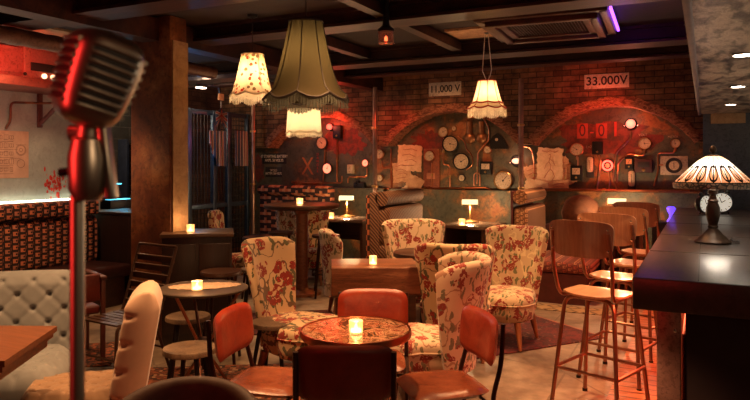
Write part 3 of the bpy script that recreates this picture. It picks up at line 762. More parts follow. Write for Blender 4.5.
# dark cabinet beside the column
a = W(161.5, 5.72); b = W(232, 5.85); ca = math.atan2((b-a).y, (b-a).x); ln = (b-a).length
t = thing('cabinet', 'dark wooden cabinet at the foot of the column, candle on its top', 'cabinet', up((a+b)/2, 0), ca)
MB().box((0,.23,.475), (ln,.42,.95), b=.004).build('body', M_cab, t)
MB().box((0,.22,.967), (ln+.03,.46,.034), b=.006).build('top', wood('cabinet_top', (.06,.03,.018), (.12,.06,.035), 5, 0, .3), t)
for sx in (-1,1):
    dr = MB().box((sx*ln/4,.012,.5), (ln/2-.03,.02,.78), b=.004).build('door', M_cab, t)
    MB().lathe([(0,0),(.008,0),(.008,.012),(.014,.02),(0,.026)], 14, Matrix.Translation((sx*.05,.003,.55)) @ Matrix.Rotation(PI/2,4,'X')).build('knob', M_brass, dr)
# ------------------------------------------------------------------ candles
M_glassc = NT('frosted_candle_glass'); M_glassc.fin((.95,.75,.55), .28, 0, (1,.42,.13), .35); M_glassc.b.inputs['Transmission Weight'].default_value = .85; M_glassc = M_glassc.m  # faint orange emission paints the flame's glow into the glass
M_wax = glow('lit_wax', (1,.62,.28), 9.0); M_flame = glow('flame', (1,.62,.22), 60.0)
def candle(label, loc, r=.033, h=.06, pw=1.2):
    t = thing('tealight_holder', label, 'candle', loc, 0, 'lit tealights in the room')
    MB().lathe([(0,0),(r*.92,0),(r,.004),(r*1.03,h),(r*.93,h),(r*.9,.008),(0,.008)], 24).build('glass', M_glassc, t)
    MB().lathe([(0,.0085),(r*.75,.0085),(r*.75,.024),(0,.022)], 20).build('tealight', M_wax, t)
    MB().lathe([(0,.024),(.0045,.029),(.0055,.035),(.003,.044),(0,.052)], 10).build('flame', M_flame, t)
    l = light('POINT', Vector(loc)+Vector((0,0,h+.02)), pw, (1,.5,.2), .02, name='candle_light')
cd = [('lit tealight in a frosted glass on the tiled round table', 356,333,.744+.012, .034,.062),
 ('lit tealight in a clear glass on the doily of the round metal table', 197,290,.7585,.036,.06),
 ('lit tealight on the dark cabinet beside the column', 190.5,231.5,.984,.034,.065),
 ('lit tealight in a small glass on the wooden box table', 373,263.5,.7705,.03,.07),
 ('lit tealight on the high round table', 302,205,1.10,.04,.07),
 ('lit tealight on the side table under the left desk lamp', 331,221,.821,.04,.08),
 ('lit tealight on the near corner of the side table under the middle desk lamp', 459,230,.801,.04,.08),
 ('lit tealight on the small table behind the rust floral armchair', 427,250,.7525,.04,.07)]
for lb, px, py, z, r, h in cd:
    p = H(px, py, z)
    if 'high round' in lb: p = up(c2, z)+Vector((0,-.05,0))
    if 'left desk' in lb: p = up(W(331, 9.3), z)
    if 'middle desk' in lb: p = up(W(462, 8.5), z)
    if 'small table' in lb: p = up(W(426, 6.3), z)
    if 'box table' in lb: p = up(W(373, 5.42), z)
    if 'cabinet' in lb: p = up(W(190.5, 5.92), .9845)
    p.z += .0008
    candle(lb, p, r, h, 1.6)
# ------------------------------------------------------------------ banker's desk lamps
M_lampglass = glow('lit_green_white_glass', (.85,.85,.50), 1.0)
def desk_lamp(label, p, rz):
    t = thing('desk_lamp', label, 'lamp', p, rz)
    MB().lathe([(0,0),(.10,0),(.105,.012),(.06,.025),(.015,.035),(.01,.05),(.009,.27),(0,.275)], 28, sx=1.1).build('base', M_brass, t)
    MB().tube([(-.10,-.02,.275),(.10,-.02,.275)], .006, 8).tube([(0,0,.265),(0,-.02,.275)], .007, 8).build('arm', M_brass, t)
    mb = MB(); nn = 14
    def sh(u, v):
        a = math.radians(-15+210*v); r = .046; return (-.105+.21*u, -.02+r*math.cos(a), .255+r*math.sin(a)*1.05)
    mb.grid(sh, 8, nn); o = mb.build('lamp_shade', M_lampglass, t, fix=False); so = o.modifiers.new('s', 'SOLIDIFY'); so.thickness = .004
    for sx in (-1,1): MB().lathe([(0,0),(.042,0),(.042,.004),(0,.012)], 18, Matrix.Translation((sx*.106,-.02,.262)) @ Matrix.Rotation(sx*PI/2,4,'Y')).build('end_cap', M_brass, o)
    light('POINT', Vector(p)+Vector((0,-.02,.19)), 26, (1,.66,.34), .04, name='desk_bulb')
desk_lamp('brass desk lamp with a glowing glass shade, left one on the long side table', up(W(347, 9.6), .8215), .25)
desk_lamp('brass desk lamp with a glowing glass shade on the middle side table', up(W(470, 8.95), .8015), .3)
desk_lamp('brass desk lamp with a glowing glass shade behind the bar stools', up(W(617, 8.1), .8615), .1)
# ------------------------------------------------------------------ benches
M_oxdark = plain('dark_oxblood_leather', (.03,.006,.004), .45)
TAP = tapestry('orange_block_tapestry', 1, .085, .07, (.022,.010,.008), (.62,.20,.08), (.50,.19,.10))
XB = -6.42
t = thing('banquette', 'long bench with a channelled back in orange and black woven cloth along the green wall', 'bench', (XB,0,0))
y0, y1 = 1.6, 5.47
def chan(h0, h1, x0, bulge, per=.085):
    mb = MB(); n = int((y1-y0)/per)*6
    def f(u, v):
        y = y0+(y1-y0)*u; k = abs(math.sin(PI*(y/per))); zz = h0+(h1-h0)*v; e = math.sqrt(max(0, 1-(2*v-1)**6))
        return (x0+bulge*e+.022*k*e, y, zz)
    mb.grid(f, n+1, 14)
    m = [(x0-.14, y0, h0), (x0-.14, y1, h0), (x0-.14, y0, h1), (x0-.14, y1, h1)]
    mb.add([(x0-.14,y0,h0),(x0-.14,y1,h0),(x0-.14,y1,h1),(x0-.14,y0,h1),(x0,y0,h0),(x0,y1,h0),(x0,y1,h1),(x0,y0,h1)], [(0,3,2,1),(4,5,1,0),(3,7,6,2),(5,6,2,1),(0,3,7,4)])
    return mb
chan(1.0, 1.17, .04, .035).build('head_roll', TAP, t, ang=60, fix=False)
chan(.44, .99, .02, .03).build('backrest', TAP, t, ang=60, fix=False)
MB().box((.32,(y0+y1)/2,.40), (.62,y1-y0,.14), b=.04).build('seat', M_oxdark, t)
MB().box((.26,(y0+y1)/2,.165), (.5,y1-y0,.33)).build('base', M_darkwood, t)
# dark end block of the bench
t = thing('side_cabinet', 'dark panelled cabinet at the far end of the patterned bench, below the till counter', 'cabinet', (-6.08,5.80,0))
MB().box((0,0,.5), (.95,.5,1.0), b=.005).build('body', M_cab, t); MB().box((0,0,1.015), (.98,.54,.03), b=.006).build('top', M_cab, t)
# orange and black bench against the back wall under the lettered signs
KEY = tapestry('orange_key_weave', 0, .11, .13, (.03,.01,.008), (.60,.16,.06), (.72,.30,.14), 1)
t = thing('upholstered_bench', 'bench with orange and black key-patterned back under the lettered signs', 'bench', (-5.84,8.85,0))
MB().box((0,.05,.80), (1.35,.14,.86), b=.03).build('backrest', KEY, t)
MB().box((0,-.02,1.17), (1.35,.18,.15), b=.06).build('head_roll', KEY, t)
MB().box((0,-.2,.38), (1.35,.5,.16), b=.05).build('seat', KEY, t)
MB().box((0,-.18,.15), (1.3,.42,.3)).build('base', M_darkwood, t)
# middle booth: brown woven panels, orange check edge
HERR = NT('brown_basket_weave'); _v = HERR.co(); _w = HERR.n('ShaderNodeTexWave', {'Vector': _v, 'Scale': 14.0, 'Distortion': 2.0, 'Detail': 2.0}); _w.bands_direction = 'DIAGONAL'
HERR.bump(_w.outputs[1], .6, .01); HERR = HERR.fin(HERR.ramp(_w.outputs[1], [(.2,(.07,.025,.012)),(.8,(.24,.105,.05))]), .7)
CHK = NT('orange_check'); _c = CHK.n('ShaderNodeTexChecker', {'Vector': CHK.co((1,1,1)), 'Color1': (.48,.13,.05,1), 'Color2': (.025,.01,.008,1), 'Scale': 16.0}); CHK = CHK.fin(_c.outputs[0], .9)
def booth(label, x, ya, yb_, h, fab, seatfab, basefab, edge, seatw, roll=.085):
    t = thing('booth_bench', label, 'bench', (x, ya, 0)); L = yb_-ya
    MB().box((-.10,L/2,(h-.02)/2), (.12 if edge else .03,L,h-.02), b=.014).build('end_panel', HERR if edge else basefab, t)
    if edge: MB().box((-.185,L/2,(h-.05)/2), (.05,L,h-.05), b=.02).build('side_edging', CHK, t)
    MB().tube([(.0,.0,h-.09),(.0,L,h-.09)], roll, 20).build('head_roll', fab, t)
    mb = MB(); mb.tube([(.02,.01,.80),(.02,L-.01,.80)], .0, 3) if False else None
    mb.box((-.0,L/2,.86), (.17,L-.02,.44), b=.05); mb.build('backrest', fab, t)
    MB().box((.0,L/2,.55), (.17,L-.02,.20), b=.05).build('lumbar_cushion', fab, t)
    MB().box((seatw/2,L/2,.41), (seatw,L,.13), b=.04).build('seat', seatfab, t)
    MB().box((seatw/2-.02,L/2,.17), (seatw-.06,L-.02,.34)).build('base', basefab, t)
TAP2 = tapestry('tan_brown_tapestry', 0, .05, .055, (.17,.07,.03), (.66,.36,.18), (.55,.25,.12))
TAP3 = tapestry('red_tapestry', 0, .06, .05, (.13,.03,.02), (.45,.18,.09), (.36,.07,.04))
M_oxblood = plain('oxblood_panel', (.07,.012,.009), .5)
booth('tall brown booth with rolled top and orange check edge, behind the cream sprigged armchair', -3.38, 6.95, 8.05, 1.27, HERR, HERR, M_oxblood, True, .5)
booth('booth with tan woven cushions and a dark red base, behind the nearest bar stool', -1.93, 7.66, 8.70, 1.29, TAP2, TAP3, M_oxblood, False, .8)
tag(MB().lathe([(0,0),(.17,.0),(.23,.06),(.25,.16),(.20,.30),(.1,.37),(0,.39)], 28).build('bolster', grunge('brown_fur_leather', [(.3,(.09,.026,.01)),(.7,(.18,.06,.025))], 14, .8, 0, .5), loc=(-1.44,8.88,.801)), 'rounded brown leather bolster behind the tan woven booth cushions', 'cushion')
tag(MB().box((0,0,0), (.9,.3,.79), b=.03).build('bench_back', M_oxblood, loc=(-1.44,8.9+.0,.405)), 'dark red padded bench back carrying the rounded brown bolster', 'bench')
# ------------------------------------------------------------------ rugs
r1c = (W(538,6.97)+W(486,5.69))/2
def rug(label, cx, cy, sx, sy, rz, m, z):
    t = MB(); t.box((0,0,0), (sx,sy,.01), b=.004); o = t.build('rug', m, loc=(cx,cy,z), rot=rz)
    for s_ in (-1,1):
        fr = MB()
        for k in range(int(sy/.02)): fr.add([(s_*sx/2, -sy/2+.02*k,0),(s_*sx/2,-sy/2+.02*k+.008,0),(s_*(sx/2+.05),-sy/2+.02*k+.01,-.003),(s_*(sx/2+.05),-sy/2+.02*k+.002,-.003)], [(0,1,2,3)])
        fr.build('fringe', M_sketch if m == M_persian else M_cloth_white, o)
    return tag(o, label, 'rug')
P1 = W(541,6.97); P2 = W(592,6.0); P3 = W(482,5.45)
u = (P3-P2).normalized(); w_ = (P1-P2).normalized()
ctr = P2+u*.97+w_*.62
rug('dark red patterned rug under the olive floral armchair', ctr.x, ctr.y, 1.9, 1.25, math.atan2(u.y, u.x), M_persian, .006)
kc = W(245, 3.95)
rug('brown and black patterned rug under the low stools and the tiled round table', kc.x-.05, kc.y-.1, 2.1, 2.7, YAW+.1, M_kilim, .006)
k2 = W(262, 6.6); rug('dark red patterned rug in the gap left of the tan floral armchair', k2.x, k2.y, 1.5, .9, YAW+.2, M_persian, .006)
k3 = W(48, 5.45); rug('dark patterned rug beside the patterned bench, behind the microphone stand', k3.x, k3.y, 1.1, .7, YAW+.2, M_kilim, .006)
# ------------------------------------------------------------------ bar
XE = -.285
t = thing('bar_counter', 'long dark bar counter with a thick black top on the right', 'bar', (XE,3.1,0))
mb = MB(); mb.box((.47,2.55,1.03), (.94,5.1,.14), b=.006); tp = mb.build('countertop', M_bar, t)
mb = MB()
for k in range(1,5): mb.box((.47,.98*k,1.1005), (.93,.006,.003))
mb.box((.26,2.55,1.1005),(.004,5.06,.003)); mb.build('plank_joint', M_ink, tp)
MB().box((.57,2.52,.48), (.72,4.96,.96)).build('bar_body', M_barface, t)
mb = MB()
for k in range(6): mb.box((.204,.45+.83*k,.48), (.02,.70,.74), b=.006)
mb.build('body_panel', grunge('bar_panel_red', [(.3,(.14,.02,.012)),(.7,(.24,.045,.025))], 4, .5), t)
pm = grunge('scratched_steel_post', [(.3,(.22,.13,.09)),(.7,(.42,.27,.2))], 9, .38, .6, .15)
for yy in (.055, 1.75, 3.4, 5.0):
    o = MB().box((.145,yy,.48), (.095,.085,.96), b=.004).build('post', pm, t)
    MB().lathe([(0,-.003),(.007,-.002),(.007,.0),(0,.004)], 10, Matrix.Translation((.17,yy-.043,.88)) @ Matrix.Rotation(PI/2,4,'X')).build('screw', M_steel, o)
MB().box((.13,2.5,.075+.0), (.02,4.8,.02)).tube([(.07,.1,.25),(.07,5.0,.25)], .018, 10).build('foot_rail', M_tube, t)
led = glow('red_strip_light', (1,.12,.05), 14)
MB().box((.17,2.55,.953), (.012,4.7,.008)).build('red_strip_light', led, t)
light('AREA', (XE+.13, 5.7, .93), 45, (1,.16,.06), .08, rot=(0,0,0), sy=4.6, name='under_bar_light')
# tiffany lamp
lp = H(713,243,1.10); lp.z = 1.1025
t = thing('table_lamp', 'stained glass table lamp with a dark metal base on the bar', 'lamp', lp, .2)
mdk = plain('dark_cast_metal', (.05,.032,.022), .38, .7, .3, 20, .4)
MB().lathe([(0,0),(.105,0),(.108,.008),(.10,.016),(.088,.022),(.082,.032),(.060,.05),(.040,.075),(.026,.09),(.032,.10),(.026,.112),(.034,.14),(.043,.18),(.040,.22),(.028,.25),(.033,.262),(.022,.275),(.018,.30),(.03,.305),(.03,.33),(.014,.34),(.012,.385),(0,.385)], 12).build('base', mdk, t)
n = NT('leaded_glass'); tc = n.co(); sp = n.n('ShaderNodeSeparateXYZ', {0: tc}); ang = n.ma('ARCTAN2', sp.outputs[1], sp.outputs[0])
k = n.ma('MULTIPLY', ang, 16/(2*PI)); fk = n.ma('ABSOLUTE', n.ma('SUBTRACT', n.ma('FRACT', k), .5)); z = sp.outputs[2]
zz = n.ma('DIVIDE', n.ma('SUBTRACT', z, .345), .20)
l1 = n.ma('LESS_THAN', fk, .05)
pet = n.ma('SUBTRACT', zz, n.ma('MULTIPLY', n.ma('SINE', n.ma('MULTIPLY', fk, 2*PI)), .55))
l2 = n.ma('LESS_THAN', n.ma('ABSOLUTE', n.ma('SUBTRACT', pet, .12)), .045); l3 = n.ma('LESS_THAN', n.ma('ABSOLUTE', n.ma('SUBTRACT', zz, .16)), .018)
loop = n.ma('LESS_THAN', n.ma('ABSOLUTE', n.ma('SUBTRACT', n.ma('ADD', n.ma('POWER', n.ma('MULTIPLY', fk, 1.9), 2.0), n.ma('POWER', n.ma('MULTIPLY', n.ma('SUBTRACT', zz, .44), 2.6), 2.0)), .34)), .10)
lead = n.ma('MAXIMUM', n.ma('MAXIMUM', l1, l2), n.ma('MAXIMUM', l3, loop))
gl = n.ramp(zz, [(0,(.50,.14,.05)),(.14,(.62,.20,.08)),(.2,(.96,.92,.84)),(.7,(.97,.92,.84)),(.9,(.72,.45,.25))])
gl = n.mix(n.ma('LESS_THAN', pet, .10), gl, (.55,.26,.14))
dfs = n.n('ShaderNodeBsdfDiffuse', {'Color': gl}); tr = n.n('ShaderNodeBsdfTranslucent', {'Color': gl}); mx = n.n('ShaderNodeMixShader', {0: .65, 1: dfs.outputs[0], 2: tr.outputs[0]})
ld = n.n('ShaderNodeBsdfDiffuse', {'Color': (.01,.007,.006,1)}); mx2 = n.n('ShaderNodeMixShader', {0: lead, 1: mx.outputs[0], 2: ld.outputs[0]}); n.t.links.new(mx2.outputs[0], n.out.inputs[0])
so = MB().lathe([(.224,.345),(.226,.372),(.205,.395),(.165,.435),(.125,.475),(.085,.512),(.05,.536),(.032,.542)], 48, open_=True); so.f = [f for f in so.f if len(f) == 4]; so.mi = [0]*len(so.f)
sh = so.build('lamp_shade', n.m, t, fix=False)
bnd = NT('brown_glass_band'); _v = bnd.n('ShaderNodeTexVoronoi', {'Vector': bnd.co(), 'Scale': 34.0}, feature='DISTANCE_TO_EDGE')
bnd = bnd.fin(bnd.mix(bnd.ma('LESS_THAN', _v.outputs[0], .1), (.17,.10,.065), (.01,.008,.006)), .3)
mb = MB().lathe([(.223,.338),(.229,.342),(.231,.368),(.228,.374),(.224,.37)], 48, open_=True); mb.f = [f for f in mb.f if len(f) == 4]; mb.mi = [0]*len(mb.f); mb.build('shade_band', bnd, sh)
MB().lathe([(0,.538),(.036,.54),(.034,.548),(.012,.554),(.010,.562),(.02,.57),(.022,.585),(.012,.602),(0,.61)], 20).build('finial', mdk, t)
MB().lathe([(0,.385),(.022,.395),(.03,.42),(.022,.445),(0,.455)], 16).build('bulb', glow('clear_bulb', (1,.75,.42), 25), t)
MB().tube([(.09,-.03,.006),(.14,-.03,.005),(.16,.05,.005),(.12,.12,.005),(.18,.3,.005)], .004, 6).build('cord', M_ink, t)
light('POINT', lp+Vector((0,0,.42)), 6, (1,.9,.76), .05, name='table_lamp_bulb')
# clocks
def clock(label, p, r, rz):
    t = thing('alarm_clock', label, 'clock', p, rz)
    R_ = Matrix.Translation((0,0,r+.012)) @ Matrix.Rotation(PI/2, 4, 'X')
    MB().lathe([(0,-.035),(r*.9,-.035),(r,-.02),(r,.03),(r*.94,.036),(r*.9,.03),(r*.9,.026),(0,.026)], 36, R_).build('case', M_black, t)
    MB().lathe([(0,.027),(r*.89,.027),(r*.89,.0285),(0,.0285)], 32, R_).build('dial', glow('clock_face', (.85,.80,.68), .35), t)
    mb = MB()
    for k in range(12):
        a = 2*PI*k/12; mb.box((math.sin(a)*r*.74,-.0293,r+.012+math.cos(a)*r*.74), (.006,.001,r*.16), (0,a,0))
    mb.build('markings', M_ink, t); mb = MB(); mb.box((r*.16,-.0295,r+.012+r*.1), (.007,.001,r*.4), (0,1.0,0)).box((-r*.1,-.0295,r+.012+r*.25), (.006,.001,r*.6), (0,-.35,0)); mb.build('hands', M_ink, t)
    MB().tube([(-r*.5,0,.022),(-r*.6,0,0)], .006, 8).build('foot', M_black, t); MB().tube([(r*.5,0,.022),(r*.6,0,0)], .006, 8).build('foot', M_black, t)
    for s_ in (-1,1): MB().lathe([(r*.28,0),(r*.24,.02),(r*.1,.032),(0,.035)], 16, Matrix.Translation((s_*r*.45,0,2*r+.004))).build('bell', M_black, t)
clock('large round white-faced clock on the bar behind the stained glass lamp', up(W(722,6.5), 1.1025), .10, -.1)
clock('smaller white-faced clock turned aside, left of the large clock on the bar', up(W(704,6.45), 1.1025), .088, .8)
tag(MB().box((0,0,0),(.34,.03,.12),b=.004).build('wall_plaque', M_conc, loc=OY(728,118,8.305)), 'small pale plaque high on the blue wall beyond the bar', 'plaque')
# downlights in the soffit
for i, (px, py, lb) in enumerate(((743,54,'round recessed downlight nearest the viewer in the mottled bar ceiling'), (738,86,'middle one of the three recessed downlights over the bar'), (731,104,'farthest recessed downlight over the bar'))):
    p = W(px, (2.15-CH)*FPX/(HY-py), 2.15)
    t = thing('downlight', lb, 'ceiling light', p)
    MB().lathe([(.045,0),(.06,-.001),(.062,-.006),(.045,-.008)], 28).build('bezel', M_steel, t)
    MB().lathe([(0,-.003),(.044,-.003),(.044,-.001),(0,-.001)], 24).build('lens', glow('downlight_lens', (1,.93,.8), 30), t)
    light('SPOT', p+Vector((0,0,-.02)), 14, (1,.85,.62), .04, target=p+Vector((0,0,-1)), spot=110, name='downlight_beam')
# ================================================================== hanging lamps
def pendant(label, p, rt, rb, hgt, n, mshade, mtrim, mfringe, fr=.07, scal=.05, flare=2.0, pw=20, col=(1,.6,.28), bulbz=.45, cordm=None, double=False, seams=True, loop=False):
    """p = centre of the lower rim; scalloped shade with n gores"""
    t = thing('pendant_lamp', label, 'lamp', p, .35)
    def prof(v): return rb+(rt-rb)*(v**(1/flare)) if flare > 1 else rb+(rt-rb)*v
    def pt(a, v, off=0.0):
        k = abs(math.sin(a*n/2)); r = prof(v)*(1-.05*(1-k)*(1-v*.3))+off
        return (r*math.cos(a), r*math.sin(a), hgt*v-scal*k*(1-v)**3)
    NA = n*10
    o = MB().grid(lambda u, v: pt(2*PI*u, v), NA, 18, cu=True).build('lamp_shade', mshade, t, fix=False)
    if seams:
        for i in range(n):
            a = 2*PI*i/n; MB().tube([pt(a, v/12, .002) for v in range(13)], .0035, 5).build('seam', mtrim, o)
    MB().tube([pt(2*PI*k/NA, 0, .001) for k in range(NA)], .007, 6, closed=True).build('braid', mtrim, o)
    MB().tube([pt(2*PI*k/40, 1, .0) for k in range(40)], .006, 6, closed=True).build('top_ring', mtrim, o)
    def fringe(v0, ln, off, nm):
        mb = MB(); NF = NA*3
        for i in range(NF):
            a = 2*PI*i/NF; a2 = a+2*PI/NF*.72; l = ln*(.92+.08*math.sin(i*1.7))
            q0, q1 = Vector(pt(a, v0, off)), Vector(pt(a2, v0, off)); w = .006*math.sin(i*2.3)
            d = Vector((math.cos(a)*w, math.sin(a)*w, -l)); mb.add([q0, q1, q1+d, q0+d], [(0,1,2,3)])
        mb.build(nm, mfringe, o, fix=False)
    fringe(0, fr, .001, 'fringe')
    if double:
        fringe(.17, fr*.9, .008, 'upper_fringe'); MB().tube([pt(2*PI*k/NA, .17, .008) for k in range(NA)], .007, 6, closed=True).build('upper_braid', mtrim, o)
    mb = MB()
    for k in range(3):
        a = 2*PI*k/3; mb.tube([(0,0,hgt*.93),(rt*math.cos(a), rt*math.sin(a), hgt)], .003, 6)
    mb.lathe([(.0,hgt*.8),(.02,hgt*.8),(.022,hgt*.95),(0,hgt*.97)], 14); mb.build('lamp_holder', M_brass, t)
    MB().lathe([(0,hgt*.8-.11),(.022,hgt*.8-.10),(.03,hgt*.8-.07),(.02,hgt*.8-.02),(.012,hgt*.8),(0,hgt*.8)], 16).build('bulb', glow('pendant_bulb', (1,.68,.32), 30), t)
    top = ZC-p.z-.03
    if loop: MB().tube([(0,0,hgt*.96),(-.045,0,hgt+.10),(-.02,0,top)], .004, 6).tube([(0,0,hgt*.96),(.03,0,hgt+.05),(.045,0,hgt+.11),(.01,0,top)], .004, 6).build('cord', cordm or M_ink, t)
    else: MB().tube([(0,0,hgt*.96),(0,0,top)], .004, 6).build('cord', cordm or M_ink, t)
    MB().lathe([(0,top+.03),(.05,top+.03),(.045,top+.01),(.01,top-.005),(0,top-.005)], 20).build('ceiling_rose', M_black, t)
    light('POINT', Vector(p)+Vector((0,0,hgt*bulbz)), pw, col, .035, name='pendant_bulb_light')
S_dark = shade_mat('olive_grey_silk', (.045,.036,.02), .045, trc=(.55,.42,.2,1))
S_flor = shade_mat('floral_shade_cloth', (.85,.66,.42), .6, ((.50,.06,.025), (.22,.12,.05)))
S_white = shade_mat('cream_pleated_cloth', (.92,.82,.62), .6)
S_cream = shade_mat('cream_silk', (.90,.70,.46), .6)
S_fr = shade_mat('cream_fringe', (.92,.80,.60), .6); S_frd = shade_mat('olive_fringe', (.10,.10,.08), .15)
M_seam = plain('dark_braid', (.03,.02,.015), .7)
p = W(306, 4.0, CH+(HY-95)/FPX*4.0); pendant('large olive grey scalloped lampshade with dark fringe hanging from the ceiling', p, .103, .258, .44, 8, S_dark, M_seam, S_frd, .065, .035, 1.9, 5.5)
p = W(252.5, 5.9, CH+(HY-93)/FPX*5.9); pendant('small floral lampshade with white fringe, left of the large grey shade', p, .10, .20, .34, 8, S_flor, S_fr, S_fr, .07, .03, 1.6, 4.5, col=(1,.66,.38))
p = W(304, 6.5, CH+(HY-131)/FPX*6.5)
pendant('white pleated lampshade hanging below and behind the large grey shade', p, .16, .175, .21, 8, S_white, S_fr, S_fr, .04, .025, 1.0, 9, col=(1,.74,.50), bulbz=.5, seams=False)
p = W(487, 6.6, CH+(HY-107)/FPX*6.6); pendant('cream bell lampshade with two rows of fringe, on the right near the arches', p, .09, .195, .26, 8, S_cream, M_redpaint, S_fr, .09, .02, 1.8, 6, col=(1,.66,.40), double=True, loop=True, cordm=M_cloth_white)
pl = W(483, 6.6, ZC-.02)
trim(MB().box((pl.x+.05, pl.y, ZC-.012), (.75,.45,.022)), M_ceiltan)
# ================================================================== ceiling fittings
# air unit with purple-lit frame
ac = thing('ceiling_air_unit', 'square ceiling air grille in a brown stepped frame with a purple-lit edge', 'air vent', W(548, 5.95, ZC-.06), .05)
frm = grunge('air_unit_frame', [(.3,(.03,.009,.006)),(.7,(.08,.024,.014))], 5, .4)
mb = MB()
for k, (w, h) in enumerate(((1.02,.05),(.86,.09),(.72,.06))):
    for s_ in (-1,1):
        mb.box((0,s_*w/2,-h/2), (w+.06,.07,h), b=.008); mb.box((s_*w/2,0,-h/2), (.07,w+.06,h), b=.008)
mb.build('frame', frm, ac)
mb = MB()
for k in range(26): mb.box((-.33+.026*k,0,-.035), (.006,.68,.012))
for k in range(26): mb.box((0,-.33+.026*k,-.035), (.68,.006,.012))
mb.build('grille', plain('grille_metal', (.05,.035,.03), .4, .6), ac)
MB().box((.565,0,-.02), (.02,1.0,.02)).build('purple_strip', glow('purple_strip', (.35,.08,1), 3), ac)
light('POINT', W(622, 5.6, 2.70), 1.3, (.35,.08,1), .1, name='purple_strip_light')
t = thing('glass_lantern', 'small clear glass lantern clamped under a dark ceiling beam', 'lantern', W(386, 5.35, 2.66))
gm = NT('clear_glass'); gm.fin((.9,.7,.6), .05); gm.b.inputs['Transmission Weight'].default_value = .9; gm = gm.m
MB().lathe([(.0,-.10),(.055,-.10),(.065,-.09),(.065,0),(.06,.005),(.055,0),(.055,-.085),(0,-.088)], 20).build('glass', gm, t)
MB().lathe([(0,.0),(.068,.0),(.068,.02),(.03,.05),(.02,.27),(0,.27)], 20).build('cap', M_black, t)
MB().lathe([(0,-.08),(.012,-.075),(.014,-.05),(0,-.03)], 10).build('bulb', glow('dim_red_bulb', (1,.12,.04), 5), t)
# corrugated air duct, radio and shelf at upper left
t = thing('air_duct', 'corrugated brown air duct running above the radio shelf', 'duct', (-5.25,0,2.675))
n_ = 90; pts = [(0,1.8+4.4*i/n_,0) for i in range(n_+1)]; rs = [.068+.008*abs(math.sin(i*PI/4)) for i in range(n_+1)]
MB().tube(pts, rs, 22).build('tube', grunge('duct_foil', [(.3,(.12,.05,.03)),(.7,(.24,.11,.07))], 5, .45, .3), t)
for y in (3.2,4.6): MB().tube([(.078*math.cos(a), y, .078*math.sin(a)) for a in (2*PI*k/24 for k in range(24))], .008, 6, closed=True).tube([(0,y,.07),(0,y,.24)], .008, 6).build('hanger', M_black, t)
zsh = 2.47
t = thing('wall_shelf', 'thick red-brown shelf holding the radio on the green wall', 'shelf', (-6.45,4.05,zsh))
MB().box((.0,0,-.045), (.6,3.3,.09), b=.006).build('board', grunge('shelf_red_paint', [(.3,(.13,.025,.015)),(.7,(.24,.06,.035))], 4, .5), t)
for y in (-1.2,.95):
    o = MB().box((-.27,y,-.28), (.04,.05,.38), b=.005).tube([(-.25,y,-.42),(.2,y,-.12)], .024, 8).build('bracket', M_oxblood, t)
MB().tube(smooth_path([(-.28,.55,-.5),(-.2,.55,-.42),(-.2,.55,-.22),(-.2,.95,-.2),(.2,1.0,-.2)], .06), .013, 8).build('pipe', M_rust, t)
ra = OX(22, 78, -6.3); rb_ = OX(64, 78, -6.3); L = rb_.y-ra.y
t = thing('radio', 'red-lit vintage radio with three glowing knobs on the wall shelf', 'radio', (-6.42,(ra.y+rb_.y)/2,zsh+.001))
hr = .36
MB().box((0,0,hr/2), (.3,L,hr), b=.02).build('case', grunge('radio_case', [(.3,(.30,.10,.07)),(.7,(.44,.18,.12))], 4, .4), t)
MB().box((.152,.02,.245), (.01,L*.78,.13), b=.003).build('speaker_cloth', plain('speaker_cloth', (.30,.10,.07), .8, 0, .2, 60), t)
MB().box((.153,.02,.135), (.012,L*.78,.085), b=.003).build('tuning_panel', M_ink, t)
for k, y in enumerate((-.02,.085,.19)):
    MB().lathe([(0,0),(.027,0),(.027,.018),(.022,.024),(0,.024)], 20, Matrix.Translation((.15,y,.048)) @ Matrix.Rotation(PI/2,4,'Y')).build('knob', glow('lit_knob', (1,.55,.3), 2.6), t)
MB().lathe([(0,0),(.018,0),(.018,.01),(0,.01)], 14, Matrix.Translation((.15,-.24,.048)) @ Matrix.Rotation(PI/2,4,'Y')).build('switch', M_ink, t)
ra2 = OX(-60, 78, -6.35); rb2 = OX(20, 78, -6.35)
t = thing('metal_locker_box', 'red-lit scuffed metal box on the wall shelf, left of the radio', 'box', (-6.45,(ra2.y+rb2.y)/2,zsh+.001))
MB().box((0,0,.16), (.3,rb2.y-ra2.y-.02,.32), b=.01).build('case', grunge('pink_metal', [(.3,(.42,.10,.07)),(.7,(.58,.22,.17))], 4, .4, .3), t)
MB().box((.155,.1,.16), (.012,.6,.22), b=.004).build('door', grunge('pink_metal2', [(.3,(.42,.10,.07)),(.7,(.58,.22,.17))], 4, .4, .3), t)
light('AREA', (-5.75,4.1,2.70), 12, (1,.10,.06), .5, target=(-6.4,4.2,2.5), sy=1.5, name='red_radio_light')
